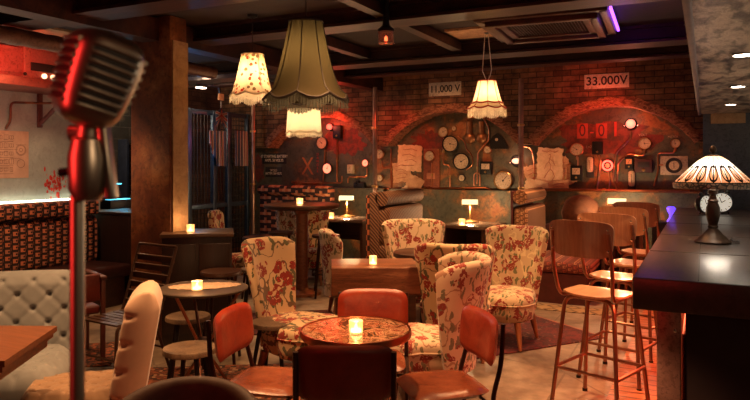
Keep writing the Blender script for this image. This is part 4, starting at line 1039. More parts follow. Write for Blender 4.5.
# diagrams poster, red splashes, wall lamp strip
a = OX(-14,130,-6.745); b = OX(28.5,130,-6.745); z0 = OX(14,178,-6.745).z; z1 = OX(14,131,-6.745).z
t = thing('diagram_poster', 'brown paper poster of technical diagrams pinned to the green wall', 'poster', (-6.75,(a.y+b.y)/2,(z0+z1)/2))
w = b.y-a.y; h = z1-z0
MB().box((.003,0,0), (.006,w,h)).build('sheet', plain('brown_poster', (.46,.30,.19), .85, 0, .15), t)
mb = MB(); rnd = random.Random(4); R_ = Matrix.Rotation(PI/2,4,'Z')
for r_ in range(5):
    zc = h*(.36-.17*r_); mb.box((.0068,-.1,zc-.045), (.001,w*.66,.004))
    for k in range(5):
        yy = -w*.42+w*.125*k; ww = w*rnd.uniform(.06,.10); hh = rnd.uniform(.03,.06)
        for (dy, dz, sy, sz) in ((0,hh/2,ww,.004),(0,-hh/2,ww,.004),(-ww/2,0,.004,hh),(ww/2,0,.004,hh),(0,0,.003,hh)): mb.box((.0068,yy+dy,zc+dz), (.001,sy,sz))
for (zc, rr) in ((.05,.06),(.05,.05),(-.10,.045),(.05,.02)): mb.tube([(.0068, w*.31+rr*math.cos(q), zc+rr*math.sin(q)) for q in (2*PI*k/24 for k in range(24))], .0022, 4, closed=True)
for k in range(14): mb.box((.0068, rnd.uniform(-w*.34,w*.34), rnd.uniform(-h*.45,h*.45)), (.001,w*rnd.uniform(.05,.25),.003))
mb.build('drawing', plain('diagram_ink', (.13,.07,.04), .8), t)
mb = MB(); rnd = random.Random(11)
for k in range(90):
    y = OX(rnd.gauss(56,5.5), 180, -6.748).y; z = CH+(HY-rnd.gauss(185,6.5))/FPX*7.4; s_ = rnd.uniform(.004,.018)
    mb.lathe([(0,0),(s_,0),(s_*.8,.003),(0,.003)], 9, Matrix.Translation((-6.749,y,z)) @ Matrix.Rotation(PI/2,4,'Y') , sx=rnd.uniform(.5,2.2), sy=rnd.uniform(.4,1.2))
tag(mb.build('paint_splash', M_redpaint), 'splashed red paint marks on the green wall above the patterned bench', 'paint mark')
t = thing('wall_light_strip', 'glowing light strip behind the top of the patterned bench', 'light', (-6.70,3.75,1.175))
MB().box((0,0,0), (.03,4.0,.02)).build('diffuser', glow('warm_white_strip', (1,.9,.68), 5), t)
light('AREA', (-6.60,3.8,1.20), 13, (1,.86,.62), .06, target=(-6.70,3.8,2.0), sy=3.9, name='strip_glow')
# ================================================================== microphone
mp = W(76, .80, 0)
t = thing('vintage_microphone', 'large blurred vintage chrome microphone in the left foreground', 'microphone', W(96, .74, CH+(HY-79)/FPX*.74), (math.radians(8), math.radians(16), rzc(42)))
chrome = plain('dull_chrome', (.50,.43,.35), .36, 1, .12, 9, 0); chred = plain('mic_grille_dark', (.02,.012,.01), .6)
def mic(s_, z0, z1, pad=0):
    def f(u, v):
        a = 2*PI*u; e = 3.2; c_, q_ = math.cos(a), math.sin(a); q = (abs(c_)**e+abs(q_)**e)**(-1/e)
        z = z0+(z1-z0)*v; k = (z+.055)/.11; tp_ = .84+.16*min(1, k*1.25); wx = .041*(1-.10*(2*k-1)**2)*tp_; wy = .045*(1-.10*(2*k-1)**2)*tp_
        ed = max(0, 1-abs(2*k-1)**7)**.5; return (c_*q*wx*s_*max(ed,.02), q_*q*wy*s_*max(ed,.02), z)
    return f
MB().grid(mic(1, -.056, .0565), 56, 40, cu=True).build('shell', chrome, t)
def on_shell(a, z, s_=1.0): 
    e = 3.2; c_, q_ = math.cos(a), math.sin(a); q = (abs(c_)**e+abs(q_)**e)**(-1/e); k = (z+.055)/.11; tp_ = .84+.16*min(1, k*1.25)
    return Vector((c_*q*.041*(1-.10*(2*k-1)**2)*tp_*s_, q_*q*.045*(1-.10*(2*k-1)**2)*tp_*s_, z))
for f_ in range(4):
    ac_ = f_*PI/2; hw_ = math.radians(33)
    MB().grid(lambda u, v: on_shell(ac_-hw_+2*hw_*u, -.034+.068*v, 1.008), 16, 16).build('grille', chred, t)
    for k in range(8):
        z = -.0335+.067*k/7
        MB().tube([on_shell(ac_-hw_*1.04+2.08*hw_*i/14, z, 1.012) for i in range(15)], .0027, 8).build('rib', chrome, t)
hp = W(88, .745, CH+(HY-140)/FPX*.745)
t = thing('microphone_stand', 'chrome microphone stand rising from the lower left with a swivel under the microphone', 'microphone stand', up(hp, 0), rzc(0))
hz = hp.z
MB().lathe([(0,0),(.13,0),(.135,.01),(.12,.022),(.03,.035),(.015,.05),(0,.05)], 36, c=(-.012,0,0)).build('base', M_black, t)
MB().tube([(-.012,0,.05),(-.012,0,.9)], .0095, 14).tube([(-.012,0,.88),(-.012,0,hz-.062)], .0082, 14).build('pole', plain('chrome_pole', (.50,.42,.34), .38, 1, .05, 4, 0), t)
MB().lathe([(0,.86),(.0135,.865),(.0145,.90),(.0135,.925),(0,.93)], 16, c=(-.012,0,0)).build('clutch', M_black, t)
MB().lathe([(0,hz-.068),(.014,hz-.068),(.021,hz-.055),(.022,hz-.02),(.018,hz+.0),(.010,hz+.005),(0,hz+.005)], 18).build('swivel_body', chrome, t)
MB().box((.022,0,hz-.025), (.012,.018,.085), (0,-.12,0), b=.004).build('switch_plate', chrome, t)
MB().tube([(.0,0,hz+.0),(.003,0,hz+.022)], .013, 12).tube([(-.02,0,hz+.008),(.02,0,hz+.008)], .009, 12).build('swivel_joint', chrome, t)
MB().tube([(-.018,0,hz-.035),(-.032,0,hz-.037)], .005, 8).build('thumb_screw', M_black, t)
light('AREA', W(-10000,.1,1.7)*0+Vector((RT*-1.25+FW*.25).to_3d())+Vector((0,0,1.75)), 6.5, (1,.035,.03), .35, target=W(95,.75,1.62), sy=.9, name='red_mic_fill')  # unseen area light added to redden the microphone and pole from the left
light('AREA', Vector((RT*.75-FW*.15).to_3d())+Vector((0,0,2.05)), 3.0, (1,.66,.38), .3, target=W(95,.75,1.62), sy=.5, name='warm_mic_fill')  # second unseen area light, added to warm the chrome from the right
# ================================================================== back wall instruments (built facing -Y)
YP = 9.45
YL = 9.315 if False else 9.45
def rad(px, d_px): # pixel radius to metres at the back wall
    k = FW+(px-CX)/FPX*RT; return d_px*(YP/k.y)/FPX
RX = Matrix.Rotation(PI/2, 4, 'X')
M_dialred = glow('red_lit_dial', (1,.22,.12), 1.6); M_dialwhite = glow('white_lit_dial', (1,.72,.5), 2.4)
def gauge(label, px, py, rp, rim=None, dial=None, needle=40, depth=.07, ticks=True, stem=False, Y=YP):
    r = rad(px, rp); p = OY(px, py, Y); t = thing('pressure_gauge', label, 'gauge', p)
    MB().lathe([(0,.001),(r*.8,.001),(r*.8,depth*.4),(r*.98,depth*.5),(r,depth),(r*.9,depth+.008),(r*.86,depth),(r*.86,depth-.008),(0,depth-.008)], 32, RX).build('case', rim or M_copper, t)
    MB().lathe([(0,depth-.0075),(r*.855,depth-.0075),(r*.855,depth-.005),(0,depth-.005)], 32, RX).build('dial', dial or M_dial, t)
    mb = MB(); a = math.radians(needle); y = -depth+.003
    mb.box((math.sin(a)*r*.25, y, math.cos(a)*r*.25), (r*.05,.002,r*.75), (0,a,0)).lathe([(0,depth-.005),(r*.1,depth-.005),(r*.1,depth-.001),(0,depth)], 12, RX)
    mb.build('needle', M_ink, t)
    if ticks and rp > 4:
        mb = MB()
        for k in range(13):
            b = math.radians(-135+270*k/12); mb.box((math.sin(b)*r*.70, y, math.cos(b)*r*.70), (r*.035,.001,r*(.17 if k % 3 == 0 else .1)), (0,b,0))
        mb.build('markings', M_ink, t)
    if stem: MB().tube([(0,-depth*.4,-r*.9),(0,-depth*.4,-r-.05)], .012, 8).lathe([(0,0),(.018,0),(.018,.02),(0,.02)], 6, Matrix.Translation((0,-depth*.4,-r-.03))).build('stem', M_copper, t)
    return t
gauge('semicircular dark-rimmed gauge below the red lamp under the left arch', 323.5,143,6.5,M_black,M_dial,-50)
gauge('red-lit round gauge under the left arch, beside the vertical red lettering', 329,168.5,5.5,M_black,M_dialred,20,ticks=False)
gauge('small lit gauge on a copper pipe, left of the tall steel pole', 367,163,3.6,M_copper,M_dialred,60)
gauge('cream gauge just right of the tall steel pole, upper of two', 381,154,5.2,M_copper,M_dial,50)
gauge('small cream gauge just right of the tall steel pole, lower of two', 381.5,178,3.6,M_brass,M_dial,10)
gauge('cream gauge mounted on the red-brown wooden board', 431.5,156,5.5,M_copper,M_dial,70,.10)
gauge('dull cream dial at the upper left of the middle arch', 443.5,132,5.4,M_brass,M_dial,60,.03)
gauge('tiny round dial beside the dull cream dial in the middle arch', 454.5,128.5,2.8,M_brass,M_dial,0,.03)
gauge('large black-rimmed gauge, upper of the two big ones in the middle arch', 451.5,144,8.4,M_black,M_dial,100)
gauge('large black-rimmed gauge, lower of the two big ones under the middle arch', 462.5,161.5,8.6,M_black,M_dial,60)
gauge('small gauge on a wheel valve under the big black-rimmed gauges', 463,178,3.6,M_black,M_dial,15)
gauge('small pale gauge above the black meter box, right of the copper discs', 488.5,150,4.0,M_copper,M_dial,45)
gauge('large plain white gauge on a stem, left of the right-hand steel pole', 504,180.5,9.6,M_brass,M_dial,40,.06,stem=True)
gauge('brass-rimmed cream gauge at the upper left of the right arch', 577.5,149.5,6.6,M_copper,M_dial,-60,stem=True)
gauge('plain cream gauge right of the glowing lamp in the right arch', 645,143.5,6.2,M_brass,M_dial,90,.05,stem=True)
gauge('small cream gauge at the far right of the right arch', 675.5,143.5,4.6,M_brass,M_dial,-20,.05,stem=True)
# square plate gauge
def plate(label, px, py, w_, h_, m, cat='panel', name='wall_plate', y=YP, th=.02, bolts=True):
    p = OY(px, py, y); s_ = rad(px, 1); t = thing(name, label, cat, p)
    MB().box((0,-th/2-.001,0), (w_*s_, th, h_*s_), b=.003).build('board', m, t)
    if bolts:
        for sx in (-1,1):
            for sz in (-1,1): MB().lathe([(0,0),(.008,0),(.007,.004),(0,.006)], 8, Matrix.Translation((sx*(w_*s_/2-.02),-th-.001,sz*(h_*s_/2-.02))) @ RX).build('screw', M_brass, t)
    return t, s_
t, s_ = plate('square pale plate with a black ring dial at the right end of the right arch', 674,165.5,25,19,grunge('pale_plate', [(.3,(.42,.30,.2)),(.7,(.62,.47,.34))], 6, .5, .2),'gauge','plate_gauge')
MB().lathe([(.06,.02),(.098,.02),(.10,.03),(.092,.036),(.07,.034),(.062,.024)], 36, RX).build('ring', M_ink, t)
MB().lathe([(0,.021),(.062,.021),(.062,.024),(0,.024)], 28, RX).build('dial', M_dial, t)
MB().box((0,-.026,0), (.008,.003,.08)).build('needle', M_ink, t)
# wooden board behind the gauge
plate('red-brown wooden board with a cream gauge, left of the big black-rimmed gauges', 432,172,17,47,grunge('red_board', [(.3,(.22,.05,.02)),(.7,(.36,.10,.04))], 5, .55),y=YP-.002)
t, s_ = plate('small orange nameplate on the wooden board', 431,176,9,6,plain('orange_plate', (.55,.2,.09), .5),'plate','nameplate',y=YP-.026,th=.008,bolts=False)
# boxes and meters
def meter(label, px, py, w_, h_, window=True, m=None, wm=None, dp=.08):
    p = OY(px, py, YP); s_ = rad(px, 1); w, h = w_*s_, h_*s_; t = thing('meter_box', label, 'meter', p)
    MB().box((0,-dp/2-.001,0), (w,dp,h), b=.008).build('case', m or M_black, t)
    if window:
        MB().box((0,-dp-.002,h*.12), (w*.68,.004,h*.42), b=.001).build('window', wm or M_dial, t); MB().box((0,-dp-.005,h*.12), (.004,.002,h*.3), (0,.5,0)).build('needle', M_ink, t)
    MB().lathe([(0,0),(w*.1,0),(w*.09,.014),(0,.016)], 12, Matrix.Translation((0,-dp-.001,-h*.3)) @ RX).build('knob', M_brass, t)
meter('black meter with a cream window under the brass-rimmed gauge', 577,173,11,15)
meter('dark fuse box below the painted zero in the right arch', 598,148,10,13,False)
meter('small black meter with an orange window in the middle of the right arch', 629.5,163,8,12,True,None,plain('amber', (.75,.35,.15), .5))
meter('dark red framed meter box in the right arch', 644,166,16,13,True,M_oxblood,M_ink)
meter('black meter box below the small pale gauge', 487,168,12,13)
meter('dark relay box at the top of the left arch, right of the red lamp', 339,132,9,13,False)
meter('squat black junction box on the ledge beside the left desk lamp', 361,187,12,9,False)
meter('pale switch box under the left arch', 352,169,6,9,True,plain('cream_box', (.55,.42,.28), .6),M_dial)
meter('dark switch under the pale switch box', 359,183,3,5,False)
# white tube insulators
for px, py, lb in ((590.5,166,'white ceramic fuse holder left of the red ring lamp'), (632,180,'white ceramic fuse holder under the small black meter')):
    p = OY(px, py, YP); t = thing('fuse_holder', lb, 'fuse', p)
    MB().box((0,-.015,-.02), (.10,.026,.28), b=.004).build('backplate', M_ink, t)
    MB().lathe([(0,-.105),(.03,-.10),(.042,-.08),(.042,.08),(.03,.10),(0,.105)], 18, Matrix.Translation((0,-.045,.02)), sy=.5).build('tube', M_dial, t)
    MB().box((0,-.068,.02), (.006,.004,.12)).build('slot', M_ink, t)
# lamps on the wall
def bulkhead(label, px, py, rp, col, st, pw, shape=1.0):
    r = rad(px, rp); p = OY(px, py, YP); t = thing('indicator_lamp', label, 'lamp', p)
    MB().lathe([(0,.001),(r*1.15,.001),(r*1.15,.03),(r*1.0,.045),(r*.9,.045),(0,.045)], 28, RX).build('housing', M_black, t)
    MB().lathe([(r*.9,.046),(r*.8,.07),(r*.5,.09),(0,.098)], 24, RX @ Matrix.Diagonal((1,shape,1,1))).build('lens', glow('lens_%d_%d' % (int(px), int(py)), col, st), t)
    for s2 in (-1,1): MB().lathe([(0,0),(.014,0),(.010,.012),(0,.016)], 8, Matrix.Translation((s2*r*1.3,-.03,-r*.4)) @ RX).build('bolt', M_steel, t)
    light('POINT', p+Vector((0,-.22,.03)), pw, col, .05, name='indicator_glow')
bulkhead('glowing red lamp at the top of the left arch', 331,127,3.3,(1,.10,.06),2.2,3.5)
bulkhead('glowing pink-white lamp with two bolts in the right arch', 631,124,5,(1,.26,.17),1.3,3)
bulkhead('glowing white lamp half behind the right-hand steel pole', 517,161,5.0,(1,.45,.28),1.5,2,.6)
# red ring lamp
p = OY(608,165.5,YP); t = thing('ring_lamp', 'round lamp with a glowing red ring in the right arch', 'lamp', p)
MB().lathe([(0,.001),(.085,.001),(.085,.04),(.08,.05),(0,.05)], 28, RX).build('housing', M_black, t)
MB().tube([(.062*math.cos(a),-.055,.062*math.sin(a)) for a in (2*PI*k/32 for k in range(32))], .013, 10, closed=True).build('ring', glow('red_neon', (1,.08,.05), 3), t)
MB().lathe([(0,.051),(.03,.051),(.028,.06),(0,.062)], 20, RX).build('hub', M_dial, t)
light('POINT', p+Vector((0,-.2,0)), 2.5, (1,.12,.06), .05, name='ring_glow')
# copper discs
for px, lb in ((470,'dull copper disc, left one of the pair in the middle arch'), (482,'dull copper disc, right one of the pair in the middle arch')):
    t = thing('copper_disc', lb, 'disc', OY(px, 138, YP)); r = rad(px, 5.6)
    MB().lathe([(0,.001),(r,.001),(r*1.02,.02),(r*.9,.035),(r*.5,.05),(0,.055)], 32, RX).build('dish', plain('bronze_disc', (.30,.13,.055), .35, .8), t)
    MB().tube([(0,-.02,r*.7),(0,-.02,r+.16)], .045, 12).build('neck', plain('bronze_disc', (0,0,0)), t)
t = thing('meter_hood', 'black arched cast-iron hood right of the copper discs', 'meter', OY(500,141,YP)); s_ = rad(500,1)
MB().prism([(-9*s_,-8*s_),(9*s_,-8*s_),(9*s_,-6*s_),(4*s_,3*s_),(-1*s_,8*s_),(-6*s_,5*s_),(-9*s_,0)], .001, .07, RX).build('hood', M_black, t)
MB().lathe([(0,.07),(.022,.07),(.022,.078),(0,.078)], 14, Matrix.Translation((-.03,0,.02)) @ RX).build('dial', M_dial, t)
# ------------------------------------------------------------------ copper pipes
def pipe(label, pts, r=.012, y=YP-.03, m=None):
    P = [OY(a, b, y) for a, b in pts]; o = thing('copper_pipe', label, 'pipe', P[0]); Q = [q-P[0] for q in P]
    MB().tube(smooth_path(Q, .05, 5), r, 8).build('tube', m or M_copper, o)
    for k in range(len(Q)-1):
        if (Q[k+1]-Q[k]).length > .25:
            c = (Q[k]+Q[k+1])/2; d = (Q[k+1]-Q[k]).normalized(); MB().tube([c-d*.02, c+d*.02], r*1.5, 8).build('clip', M_brass, o)
pipe('copper pipe running level along the left panel to the red-lit gauge', [(300,183),(342,183),(342,176)])
pipe('copper pipe with a knob at the left end of the left panel', [(292,182),(296,183)],.02)
pipe('tall copper pipe rising from the left level pipe past the relay box', [(337,182),(337,139)])
pipe('copper pipe from the semicircular gauge down to the level pipe', [(325,150),(323,182)])
pipe('copper pipe stepping from the small lit gauge down to the switch boxes', [(367,168),(367,177),(348,177),(348,183)])
pipe('copper pipe from the lower small gauge beside the tall steel pole', [(375,189),(391,189),(391,149)])
pipe('copper pipe joining the two gauges right of the tall steel pole', [(382,161),(382,168),(391,168)],.009)
pipe('copper pipe dropping from the gauge on the wooden board', [(432,163),(432,187),(427,187)])
pipe('long level copper pipe along the middle panel dropping to the large white gauge', [(410,189),(440,188.5),(488,188),(494,194),(500,200),(511,200)],.014)
pipe('copper pipe linking the dull cream dial to the level pipe', [(444,138),(443,165),(450,165),(450,188)])
pipe('copper pipe curving from the large upper gauge round the lower one', [(458,136),(465,142),(466,149),(472,155),(473,165),(466,170)],.009)
pipe('tall copper pipe bending from the bell lampshade height down past the copper discs', [(484,119),(489,128),(489,140),(478,152),(477,184)])
pipe('double copper drop beside the black meter box', [(480,186),(480,173),(474,173),(474,186)],.009)
pipe('copper conduit curving over the right-hand paper sheets', [(521,146),(531,148),(534,160),(534,190)],.009)
pipe('copper conduit from the brass-rimmed gauge down to its meter', [(578,157),(578,166)],.009)
pipe('copper conduit left of the black meter with a cream window', [(565,190),(566,166),(571,163)],.009)
pipe('copper conduit curling from the fuse box down to the ledge', [(599,155),(601,160),(597,190)])
pipe('copper conduit curling from the glowing pink-white lamp down to the ledge', [(631,131),(631,138),(616,153),(613,180),(617,190)],.011)
pipe('copper conduit from the plain cream gauge along to the middle meter', [(645,150),(644,156),(628,154),(619,162),(617,183)],.011)
pipe('copper conduit under the red ring lamp', [(608,171),(610,178),(609,190)],.009)
pipe('copper conduit stepping from the far right gauge past the plate gauge', [(675,149),(674,153),(658,153),(658,172),(654,186)],.011)
pipe('copper conduit branching to the square plate gauge', [(658,165),(663,165)],.009)
pipe('thick copper rail along the ledge of the right arch', [(526,190),(690,191)],.016,9.14)
# ------------------------------------------------------------------ painted marks, number boards, signs
def sign(label, px, py, w_, h_, txt, size, board, ink, y, name='sign', sx=1.0, bolts=False, rot=0):
    p = OY(px, py, y); s_ = rad(px, 1); t = thing(name, label, 'sign', p, (0, rot, 0))
    if board: MB().box((0,-.006,0), (w_*s_, .01, h_*s_), b=.002).build('board', board, t)
    text_mesh('lettering', txt, size*s_, ink, t, Matrix.Translation((0,-.0125,0)), .0008, sx, bold=.018 if board is paintw else 0)
    return t
M_letter = plain('cream_letters', (.9,.8,.62), .6, 0, .02, 5, 0)
paintw = grunge('flaked_white_paint', [(.3,(.35,.24,.15)),(.45,(.72,.62,.46)),(.7,(.80,.70,.54))], 9, .8, 0, .4)
sign('flaked white board reading 11,000 V on the brick above the middle arch', 445,89,33,13,'11,000 V',9.3,paintw,M_ink,YB-.002,sx=.92)
sign('flaked white board reading 33.000V on the brick above the right arch', 606.5,81,41,14,'33.000V',11.5,paintw,M_ink,YB-.002,sx=1.0)
sign('black plate with pale lettering 17 STARTING BATTERY 50 VOLTS beside the orange cross', 274.5,158.5,29,10.5,'17 STARTING BATTERY\nAMPS. 50 VOLTS',4.0,M_ink,M_letter,YP-.001,sx=.78)
sign('smaller black plate with pale lettering CELLS BATTERY 250 VOLTS under the starting battery plate', 274,172,20,10,'24 CELLS\nBATTERY 250 VOLTS',3.2,M_ink,M_letter,YP-.001,sx=.66)
t = thing('painted_cross', 'faded orange painted letter X on the steel panel under the left arch', 'painted mark', OY(307.5,167,YP-.001))
s_ = rad(307,1); text_mesh('stroke', 'X', 25*s_, plain('orange_paint', (.42,.13,.04), .7), t, None, .0006, .8)
sign('vertical red lettering beside the orange cross on the left panel', 318,163,6,20,'D\nA\nN\nG\nE\nR',3.4,None,M_redpaint,YP-.001)
for px, ch, lb in ((582.5,'0','dark red board with a zero, left of the dash in the right arch'), (601.5,'0','dark red board with a zero, right of the dash in the right arch')):
    sign(lb, px, 131, 10.5, 15, ch, 17, plain('red_number_board', (.42,.04,.018), .55), M_oxblood, YP-.001, 'number_board', .8)
sign('red dash between the two zero boards in the right arch', 592,131.5,0,0,'-',14,None,M_redpaint,YP-.001,'painted_dash',1.0)
sign('red figure one painted right of the zero boards in the right arch', 615.5,130,0,0,'1',21,None,M_redpaint,YP-.001,'painted_figure',1.1)
sign('tiny painted lettering above the plain cream gauge in the right arch', 643,135,0,0,'VOLT',3.2,None,M_dial,YP-.001,'painted_letters')
sign('tiny painted lettering above the far right gauge in the right arch', 673,137,0,0,'METER',3.2,None,M_dial,YP-.001,'painted_letters')
sign('tiny painted lettering between the brass-rimmed gauge and the fuse box', 589,147,0,0,'1=2',3.6,None,M_dial,YP-.001,'painted_letters')
# red weathered paint patches on the panels
rnd = random.Random(5)
def smear(label, px, py, w_, h_, m, seed):
    rnd = random.Random(seed); p = OY(px, py, YP-.0005); s_ = rad(px,1); n = 40; pts = []
    for k in range(n):
        a = 2*PI*k/n; q = 1+rnd.uniform(-.22,.22); pts.append((math.cos(a)*w_/2*s_*q, math.sin(a)*h_/2*s_*q))
    tag(MB().prism(pts, .0, .002, RX).build('paint_patch', m, loc=p), label, 'paint patch')
mr = grunge('weathered_red_paint', [(.35,(.06,.035,.02)),(.48,(.14,.025,.012)),(.56,(.24,.03,.014)),(.7,(.13,.02,.01))], 5, .6, .1, .4)
smear('wide patch of weathered red paint over the upper middle arch', 432,141,42,20,mr,1)
smear('wide patch of weathered red paint in the right arch behind the number boards', 604,139,92,34,mr,2)
smear('patch of red rust paint on the left panel beside the lettered plates', 259,168,14,26,mr,3)
smear('patch of weathered red paint under the left arch behind the pipes', 345,142,44,26,mr,4)
# papers
def paper(label, px, py, w_, h_, rot, m, y, art=None):
    p = OY(px, py, y); s_ = rad(px,1); w, h = w_*s_, h_*s_; t = thing('paper_sheet', label, 'paper', p, (0, math.radians(rot), 0)); sd = int(px*7+py)
    rn = random.Random(sd); mb = MB(); nu, nv = 13, 13
    ex = [rn.uniform(-.012,.012) for _ in range(60)]
    def f(u, v):
        x = (u-.5)*w; z = (v-.5)*h
        if u in (0, 1): x += ex[int(v*12)]
        if v in (0, 1): z += ex[20+int(u*12)]
        return (x, -.004-.010*abs(math.sin(u*3+v*2+sd))-.012*(abs(u-.5)*2)**4*(abs(v-.5)*2)**2, z)
    mb.grid(f, nu, nv); o = mb.build('sheet', m, t, fix=False); so = o.modifiers.new('s', 'SOLIDIFY'); so.thickness = .0015
    if art: 
        ln = MB()
        for st in art: ln.tube([(a*w, -.022, b*h) for a, b in st], .0035, 5)
        ln.build('sketch', M_sketch, t)
fig = [[(-.05,.30),(.02,.33),(.04,.27),(0,.22),(-.03,.12),(.05,.02),(.02,-.08)], [(-.03,.12),(-.14,.05),(-.2,-.08)], [(.02,-.08),(-.1,-.2),(-.22,-.34)], [(.02,-.08),(.12,-.15),(.2,-.28),(.1,-.4)], [(0,.2),(.14,.12),(.22,.0)], [(-.32,.42),(-.1,.38),(.0,.42),(.2,.38),(.34,.43)]]
scr = [[(-.3,.3),(.1,.35),(.3,.28)],[(-.3,.1),(0,.15),(.25,.05)],[(-.2,-.1),(.1,-.05),(.3,-.15)],[(-.3,-.3),(.2,-.28)]]
for i, a in enumerate((
 ('upper large brown sheet in the paper cluster left of the wooden board', 410,158,26,26,2,M_paper,YP-.012,scr),
 ('left curling brown sheet in the paper cluster left of the wooden board', 402,172,20,20,-6,M_paperd,YP-.004,scr),
 ('lower right hanging brown sheet of the cluster above the brown booth', 413,189,17,26,22,M_paperd,YP-.03,None),
 ('small torn sheet at the bottom of the cluster above the brown booth', 405,196,13,18,-20,M_paper,YP-.05,None),
 ('large sheet with a red figure sketch in the right-hand paper cluster', 550,166,25,36,1,M_paper,YP-.03,fig),
 ('tilted sheet at the right of the right-hand paper cluster', 563,172,20,28,-24,M_paperd,YP-.008,scr),
 ('tilted sheet at the left of the right-hand paper cluster', 534,176,17,22,-16,M_paperd,YP-.014,scr),
 ('wide low sheet at the bottom left of the right-hand paper cluster', 537,187,24,14,14,M_paper,YP-.055,None),
 ('small low sheet at the bottom of the right-hand paper cluster', 559,188,20,13,-12,M_paperd,YP-.07,scr))): paper(*a)
# ------------------------------------------------------------------ steel poles
def pole(label, px, Y, zt, x=None):
    p = OY(px, 163, Y); t = thing('steel_pole', label, 'pole', (p.x, Y, 0))
    MB().tube([(0,0,.01),(0,0,zt)], .034, 16).build('shaft', plain('pole_steel', (.34,.2,.14), .35, .8), t)
    MB().lathe([(0,0),(.07,0),(.07,.012),(.04,.03),(0,.03)], 20).build('base_flange', M_tube, t)
    for z in (1.24, 2.1): MB().lathe([(.034,0),(.05,.004),(.05,.03),(.034,.034)], 16, Matrix.Translation((0,0,z))).build('collar', M_brass, t)
pole('tall steel pole between the left and middle arches', 375, 8.75, 2.72)
pole('tall steel pole between the middle and right arches', 521, 8.95, 2.75)
pole('tall steel pole at the corner left of the orange and black bench', 253, 8.8, 2.8)
# ------------------------------------------------------------------ gate, pennant, cloths
XG = -6.72
y0 = OX(188,160,XG).y; y1 = OX(250,160,XG).y
t = thing('metal_gate', 'tall dark blue-lit metal lattice gate behind the column', 'gate', (XG, (y0+y1)/2, 0)); L = y1-y0
fm = plain('gate_blue_steel', (.06,.09,.13), .35, .7)
for y, w in ((-L/2,.10),(-L*.12,.08),(L*.12,.10),(L*.44,.06)): MB().box((0,y,1.2), (.07,w,2.4), b=.008).build('post', fm, t)
for z in (.08,.95,2.36): MB().box((0,-.03,z), (.05,L,.07), b=.006).build('rail', fm, t)
mb = MB(); k = -L/2
while k < L/2: mb.box((-.02,k,1.2), (.012,.010,2.3)); k += .075
z = .1
while z < 2.35: mb.box((-.02,-.02,z), (.010,L-.06,.010)); z += .075
mb.build('lattice', plain('gate_lattice', (.035,.028,.025), .5, .5), t)
struct(MB().box((-7.6,8.45,1.46), (.1,1.9,2.9)), 'wall_stairs', bricks('dark_stair_brick', (.15,.08,.05), (.09,.045,.03), (.05,.03,.02), axes='yz'))
# small union flag pennant
fp = OX(221,120,XG+.10); t = thing('flag_pennant', 'small faded British flag hanging by its middle on the gate', 'flag', fp, PI/2)
navy = plain('flag_navy', (.02,.03,.07), .85); fred = plain('flag_red', (.22,.022,.018), .85); fwh = plain('flag_white', (.26,.22,.17), .85)
def drape(x, z): return (x*(1-.25*max(0,-z)), .02*math.sin(x*16)-.005, z-.55*abs(x)+.08)
w, h = .15, .11
def band(p0, p1, wd, y, nm, m, par):
    mb = MB(); nn = 14; d = (Vector((p1[0]-p0[0], p1[1]-p0[1]))).normalized(); nrm = Vector((-d.y, d.x))*wd/2; vs = []
    for i in range(nn+1):
        c = Vector(p0)+(Vector(p1)-Vector(p0))*i/nn
        for s2 in (-1,1):
            q = c+nrm*s2; a = drape(q.x, q.y); vs.append((a[0], a[1]+y, a[2]))
    mb.add(vs, [(2*i,2*i+1,2*i+3,2*i+2) for i in range(nn)]); return mb.build(nm, m, par, fix=False)
fo = band((-w,0),(w,0),2*h,0,'cloth',navy,t); s2_ = fo.modifiers.new('s','SOLIDIFY'); s2_.thickness = .003
for sg in (-1,1): band((-w,-h*sg),(w,h*sg),.034,-.004,'white_diagonal',fwh,t); band((-w,-h*sg),(w,h*sg),.014,-.006,'red_diagonal',fred,t)
band((-w,0),(w,0),.06,-.008,'white_bar',fwh,t); band((0,-h),(0,h),.06,-.008,'white_upright',fwh,t); band((-w,0),(w,0),.034,-.010,'red_bar',fred,t); band((0,-h),(0,h),.034,-.010,'red_upright',fred,t)
MB().tube([(0,-.0,.28),(0,-.0,.07)], .004, 6).build('string', M_cloth_white, t)
tag(MB().box((0,0,0),(.02,.12,.10)).build('price_card', plain('orange_card', (.6,.3,.14), .7), loc=OX(221,97,XG+.08)), 'small orange card above the flag on the gate', 'card')
stripe = NT('striped_cloth'); _s = stripe.n('ShaderNodeSeparateXYZ', {0: stripe.co()})
_f = stripe.ma('FRACT', stripe.ma('MULTIPLY', _s.outputs[1], 13)); stripe = stripe.fin(stripe.ramp(_f, [(0,(.05,.06,.10)),(.3,(.42,.34,.27)),(.55,(.30,.06,.05)),(.75,(.42,.34,.27)),(.85,(.05,.06,.10))], 'CONSTANT'), .9)
for (a, b, zt, zb, lb, cut) in ((209,226,131,166,'striped cloth with a slanted corner hung on the left leaf of the gate',1), (235,248,131,166,'narrow striped cloth hung on the right leaf of the gate',0)):
    A, B = OX(a, zt, XG+.09), OX(b, zt, XG+.09); zb_ = OX((a+b)/2, zb, XG+.09).z; ym = (A.y+B.y)/2; wy = B.y-A.y; hh = (A.z+B.z)/2-zb_
    def cf(u, v, wy=wy, hh=hh, cut=cut):
        y = (u-.5)*wy; z = -v*hh
        if cut and u < .5: z = -v*hh*(.35+1.3*u)
        return (.018*math.sin(u*22)*(.3+v*.7), y, z)
    o = MB().grid(cf, 40, 14).build('hanging_cloth', stripe, loc=(XG+.09, ym, (A.z+B.z)/2), fix=False); q_ = o.modifiers.new('s','SOLIDIFY'); q_.thickness = .004; tag(o, lb, 'cloth')
